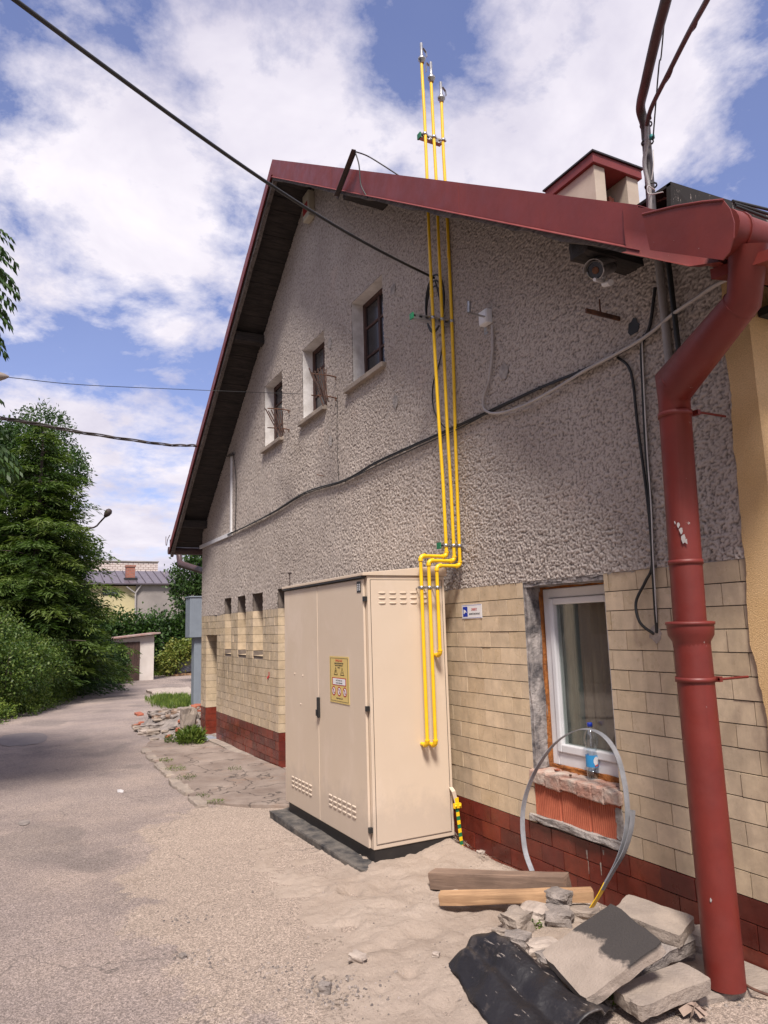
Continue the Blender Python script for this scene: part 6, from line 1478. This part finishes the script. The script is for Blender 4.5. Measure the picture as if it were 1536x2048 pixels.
# manhole & patch on road
m = MB(); P = G(45, 1478); ring = [Vector((P.x+1.1*math.cos(t*.2618)*rgs.uniform(.9, 1.05), P.y+.42*math.sin(t*.2618)*rgs.uniform(.9, 1.05), 0)) for t in range(24)]; m.add([(v.x, v.y, roadz(v.x, v.y)+.006) for v in ring], [list(range(24))])
o = m.build('asphalt_patch', simple('darker_asphalt', (.20, .172, .165), (.17, .145, .14), 5, .95, .8, 90, .006)); tag(o, 'oval darker patch in the road', None, None, 'structure')
m = MB(); P = G(48, 1647); ring = [Vector((P.x+.12*math.cos(t*.5236), P.y+.05*math.sin(t*.5236), 0)) for t in range(12)]; m.add([(v.x, v.y, roadz(v.x, v.y)+.006) for v in ring], [list(range(12))]); tag(m.build('oil_spot', M['concrete_dark']), 'small dark oil spot in the road', None, None, 'structure')

# ------------------------------------------------------------------ kiosk, shed, far buildings, lamp
XK = -18.3
k0 = onX(390, 1396, XK); kt = onX(381, 1190, XK)
kk = thing('metal_kiosk', (XK, k0.y, -.3), 'blue-grey sheet metal box on a narrower base beyond the house corner', 'metal box')
yL, yL2 = onX(378, 1230, XK).y, onX(388, 1330, XK).y; zm = onX(388, 1275, XK).z; zt_ = onX(378, 1195, XK).z
m = MB(); m.box((XK-.3, yL2, h(XK)-.05), (XK, yL2+1.6, zm)); m.build('base', M['greymetal'], kk, bevel=.01)
m = MB(); m.box((XK-.4, yL, zm), (XK+.1, yL2+1.7, zt_)); m.build('box', M['greymetal'], kk, bevel=.01)
m = MB(); m.box((XK-.42, yL-.02, zt_), (XK+.12, yL2+1.72, zt_+.03)); m.build('lid', M['greymetal'], kk, bevel=.004)
# shed
XS = -36.3
s0 = onX(310, 1357, XS); shz0 = h(XS)-.02; sy0 = onX(205, 1300, XS).y; sy1 = onX(308, 1300, XS).y; zr = onX(309, 1270, XS).z; zl = onX(205, 1282, XS).z
sh = thing('small_shed', (XS, (sy0+sy1)/2, shz0), 'little whitewashed shed with rusty sloping roof at the road bend', 'shed')
m = MB(); m.prism([Vector((XS, sy0, shz0)), Vector((XS, sy1, shz0)), Vector((XS, sy1, zr)), Vector((XS, sy0, zl))], (-2.4, 0, 0)); m.build('walls', M['shedwhite'], sh)
m = MB(); m.prism([Vector((XS+.25, sy0-.2, zl+.01)), Vector((XS+.25, sy1+.25, zr+.06)), Vector((XS+.25, sy1+.25, zr+.13)), Vector((XS+.25, sy0-.2, zl+.07))], (-2.9, 0, 0))
m.build('roof', M['rustroof'], sh)
m = MB(); ry0, ry1 = onX(230, 1320, XS).y, onX(279, 1320, XS).y; dzt = onX(255, 1284, XS).z
nb = 9
for k in range(nb): m.box((XS+.002, ry0+(ry1-ry0)*k/nb+.006, shz0+.04), (XS+.035, ry0+(ry1-ry0)*(k+1)/nb, dzt-.01*(k % 2)))
m.build('door', M['shedwood'], sh)
# roof facing: shed roof visible top
# house behind
XH = -60
def hx(px, py, X=XH): return onX(px, py, X)
hb = thing('distant_house', (XH, 10, -.7), 'long low house with violet-brown sheet roof behind the greenery', 'house')
ya, yb_, ym = hx(120, 1180).y, hx(520, 1180).y, hx(272, 1180).y; ze = hx(272, 1168).z; zrg = hx(272, 1142, XH-4).z
m = MB(); m.box((XH-8, ym, -1), (XH, yb_, ze)); m.build('grey_wall', M['housegrey'], hb)
m = MB(); m.box((XH-7.9, ya, -1), (XH-.12, ym-.001, ze-.15)); m.build('yellow_wall', M['houseyellow'], hb)
m = MB(); m.prism([Vector((XH+.35, ya-.3, ze-.05)), Vector((XH+.35, ya-.3, ze+.05)), Vector((XH-4, ya-.3, zrg)), Vector((XH-8.3, ya-.3, ze+.05)), Vector((XH-8.3, ya-.3, ze-.05))], (0, yb_-ya+.6, 0))
hr = m.build('roof', M['metalroof'], hb)
m = MB(); yy = ya
while yy < yb_:
    m.prism([Vector((XH+.35, yy, ze+.052)), Vector((XH+.35, yy, ze+.10)), Vector((XH-4, yy, zrg+.05)), Vector((XH-4, yy, zrg+.002))], (0, .04, 0)); yy += .62
m.build('roof_seams', simple('dark_seam', (.05, .04, .05), None, 5, .5, 0), hr)
m = MB(); cy_ = hx(261, 1150, XH-1).y; m.box((XH-1.6, cy_-.33, ze+.2), (XH-.9, cy_+.33, hx(261, 1134, XH-1).z)); hc = m.build('chimney', M['chimbrick'], hb)
m = MB(); m.box((XH-1.65, cy_-.38, hx(261, 1134, XH-1).z), (XH-.85, cy_+.38, hx(261, 1132, XH-1).z+.05)); m.build('chimney_top', M['chimbrick'], hc)
m = MB(); m.box((XH-1.75, cy_-.5, ze+.3), (XH-.6, cy_+.5, ze+.55)); m.build('flashing', M['blackpaint'], hc)
m = MB(); vy = hx(329, 1145, XH-3).y; m.tube([(XH-3, vy, ze+.8), (XH-3, vy, hx(329, 1138, XH-3).z)], .09, 8); m.build('vent_pipe', M['greycable'], hb)
m = MB(); p1_ = hx(282, 1170); p2_ = hx(271, 1186); p3_ = hx(271, 1226); m.tube([Vector((XH+.2, p1_.y, p1_.z)), Vector((XH+.1, p2_.y, p2_.z)), Vector((XH+.1, p3_.y, p3_.z-2))], .07, 8); p1_ = hx(252, 1174); m.tube([Vector((XH+.25, p1_.y, p1_.z)), Vector((XH+.12, p2_.y-.06, p2_.z))], .06, 8); m.build('downspout', M['greycable'], hb)
m = MB(); wa, wb = hx(205, 1188), hx(239, 1178); m.box((XH-.13, wa.y, wa.z-.1), (XH-.08, wb.y, wb.z)); wn = m.build('window', M['blackpaint'], hb)
m = MB(); m.box((XH-.079, wa.y+.1, wa.z), (XH-.07, wb.y-.15, wb.z-.12)); m.build('pane', simple('reflecting_pane', (.12, .14, .17), None, 3, .1, 0), wn)
XB = -85
m = MB(); wb0, wb1 = hx(60, 1121, XB), hx(316, 1121, XB); m.box((XB-10, wb0.y, -1), (XB, wb1.y, wb0.z)); bb = thing('brick_block', (XB, 10, -.7), 'flat-topped white brick building farthest away above the sheet roof', 'building')
m.build('walls', M['whitebrick'], bb); m = MB(); m.box((XB-10.1, wb0.y-.1, wb0.z), (XB+.1, wb1.y+.1, wb0.z+.12)); m.build('roof_edge', M['housegrey'], bb)
# street lamp
lp = onX(215, 1027, -27); lm = thing('street_lamp', (-27.6, lp.y-.9, -.4), 'dark cobra street lamp poking out of the larch', 'street lamp')
m = MB(); m.tube(spline([(-27.6, lp.y-.9, -.45), (-27.6, lp.y-.85, lp.z-1.2), (-27.4, lp.y-.3, lp.z-.4), lp-Vector((0, .06, .1))], 5), .03, 8); m.build('pole', M['darkiron'], lm)
m = MB(); m.lathe(lp-Vector((0, .1, .14)), [(0, 0), (.05, .02), (.11, .14), (.12, .26), (.07, .34), (0, .36)], 14, (.25, .55, .8)); m.build('lamp_head', M['darkiron'], lm)
# rubble mound + wrapped pallet beyond road
m = MB(); n_ = 18; c0 = G(345, 1345); vs = []
for i in range(n_+1):
    for j in range(n_+1):
        x_ = c0.x-2.5+4.0*i/n_; y_ = c0.y-1.4+4.2*j/n_
        zz = 1.05*math.exp(-((x_-c0.x+.6)/1.4)**2-((y_-c0.y-.0)/.9)**2)+.22*fbm(x_*1.5, y_*1.5, 2)
        vs.append((x_, y_, h(c0.x)-.2+zz))
m.add(vs, [(i*(n_+1)+j, (i+1)*(n_+1)+j, (i+1)*(n_+1)+j+1, i*(n_+1)+j+1) for i in range(n_) for j in range(n_)])
tag(m.build('rubble_mound', M['stonegrey']), 'grey gravel mound right of the shed beyond the road', 'rubble mound', None, 'stuff')
m = MB(); P = G(374, 1351); rough_box(m, (P.x-1.2, P.y-.75, P.z+.12), (P.x-.1, P.y+.9, P.z+.95), 7, .11, 4, sc=3); pw = tag(m.build('wrapped_pallet', M['tarp']), 'grey plastic wrapped bundle on a pallet beyond the road', 'wrapped pallet')
m = MB(); m.box((P.x-1.3, P.y-.8, P.z+.0), (P.x-.0, P.y+.95, P.z+.11)); o = m.build('pallet', M['timber2'], pw)
# small litter on the road
m = MB(); P = G(240, 1583, .01); m.strip([P+Vector((-.04, -.02, 0)), P+Vector((0, 0, .008)), P+Vector((.03, .03, 0))], .03, .003, (0, 0, 1)); tag(m.build('litter', M['signwhite']), 'small white litter scrap on the dusty road', 'litter')
m = MB(); P = G(278, 1428, .02); rough_box(m, P-Vector((.25, .08, .03)), P+Vector((.25, .08, .03)), 2, .015, 4, sc=6); tag(m.build('brick_piece', M['brickred']), 'flat brick piece alone on the road before the heap', 'brick piece')
# unseen block added behind the camera to cut sky light on the gable
ob = thing('shade_block', (-6, -9, -.1), 'unseen grey block added behind the camera to shade the gable wall', 'building')
m = MB(); m.box((-22, -15, -.6), (6, -9, 8.5)); m.build('walls', M['concrete_dark'], ob)
for k in range(7):
    m = MB(); m.box((-20+3.6*k, -9.0, 1.2), (-18.6+3.6*k, -8.96, 2.8)); m.build('window', M['darkglass'], ob)
bpy.context.view_layer.update()
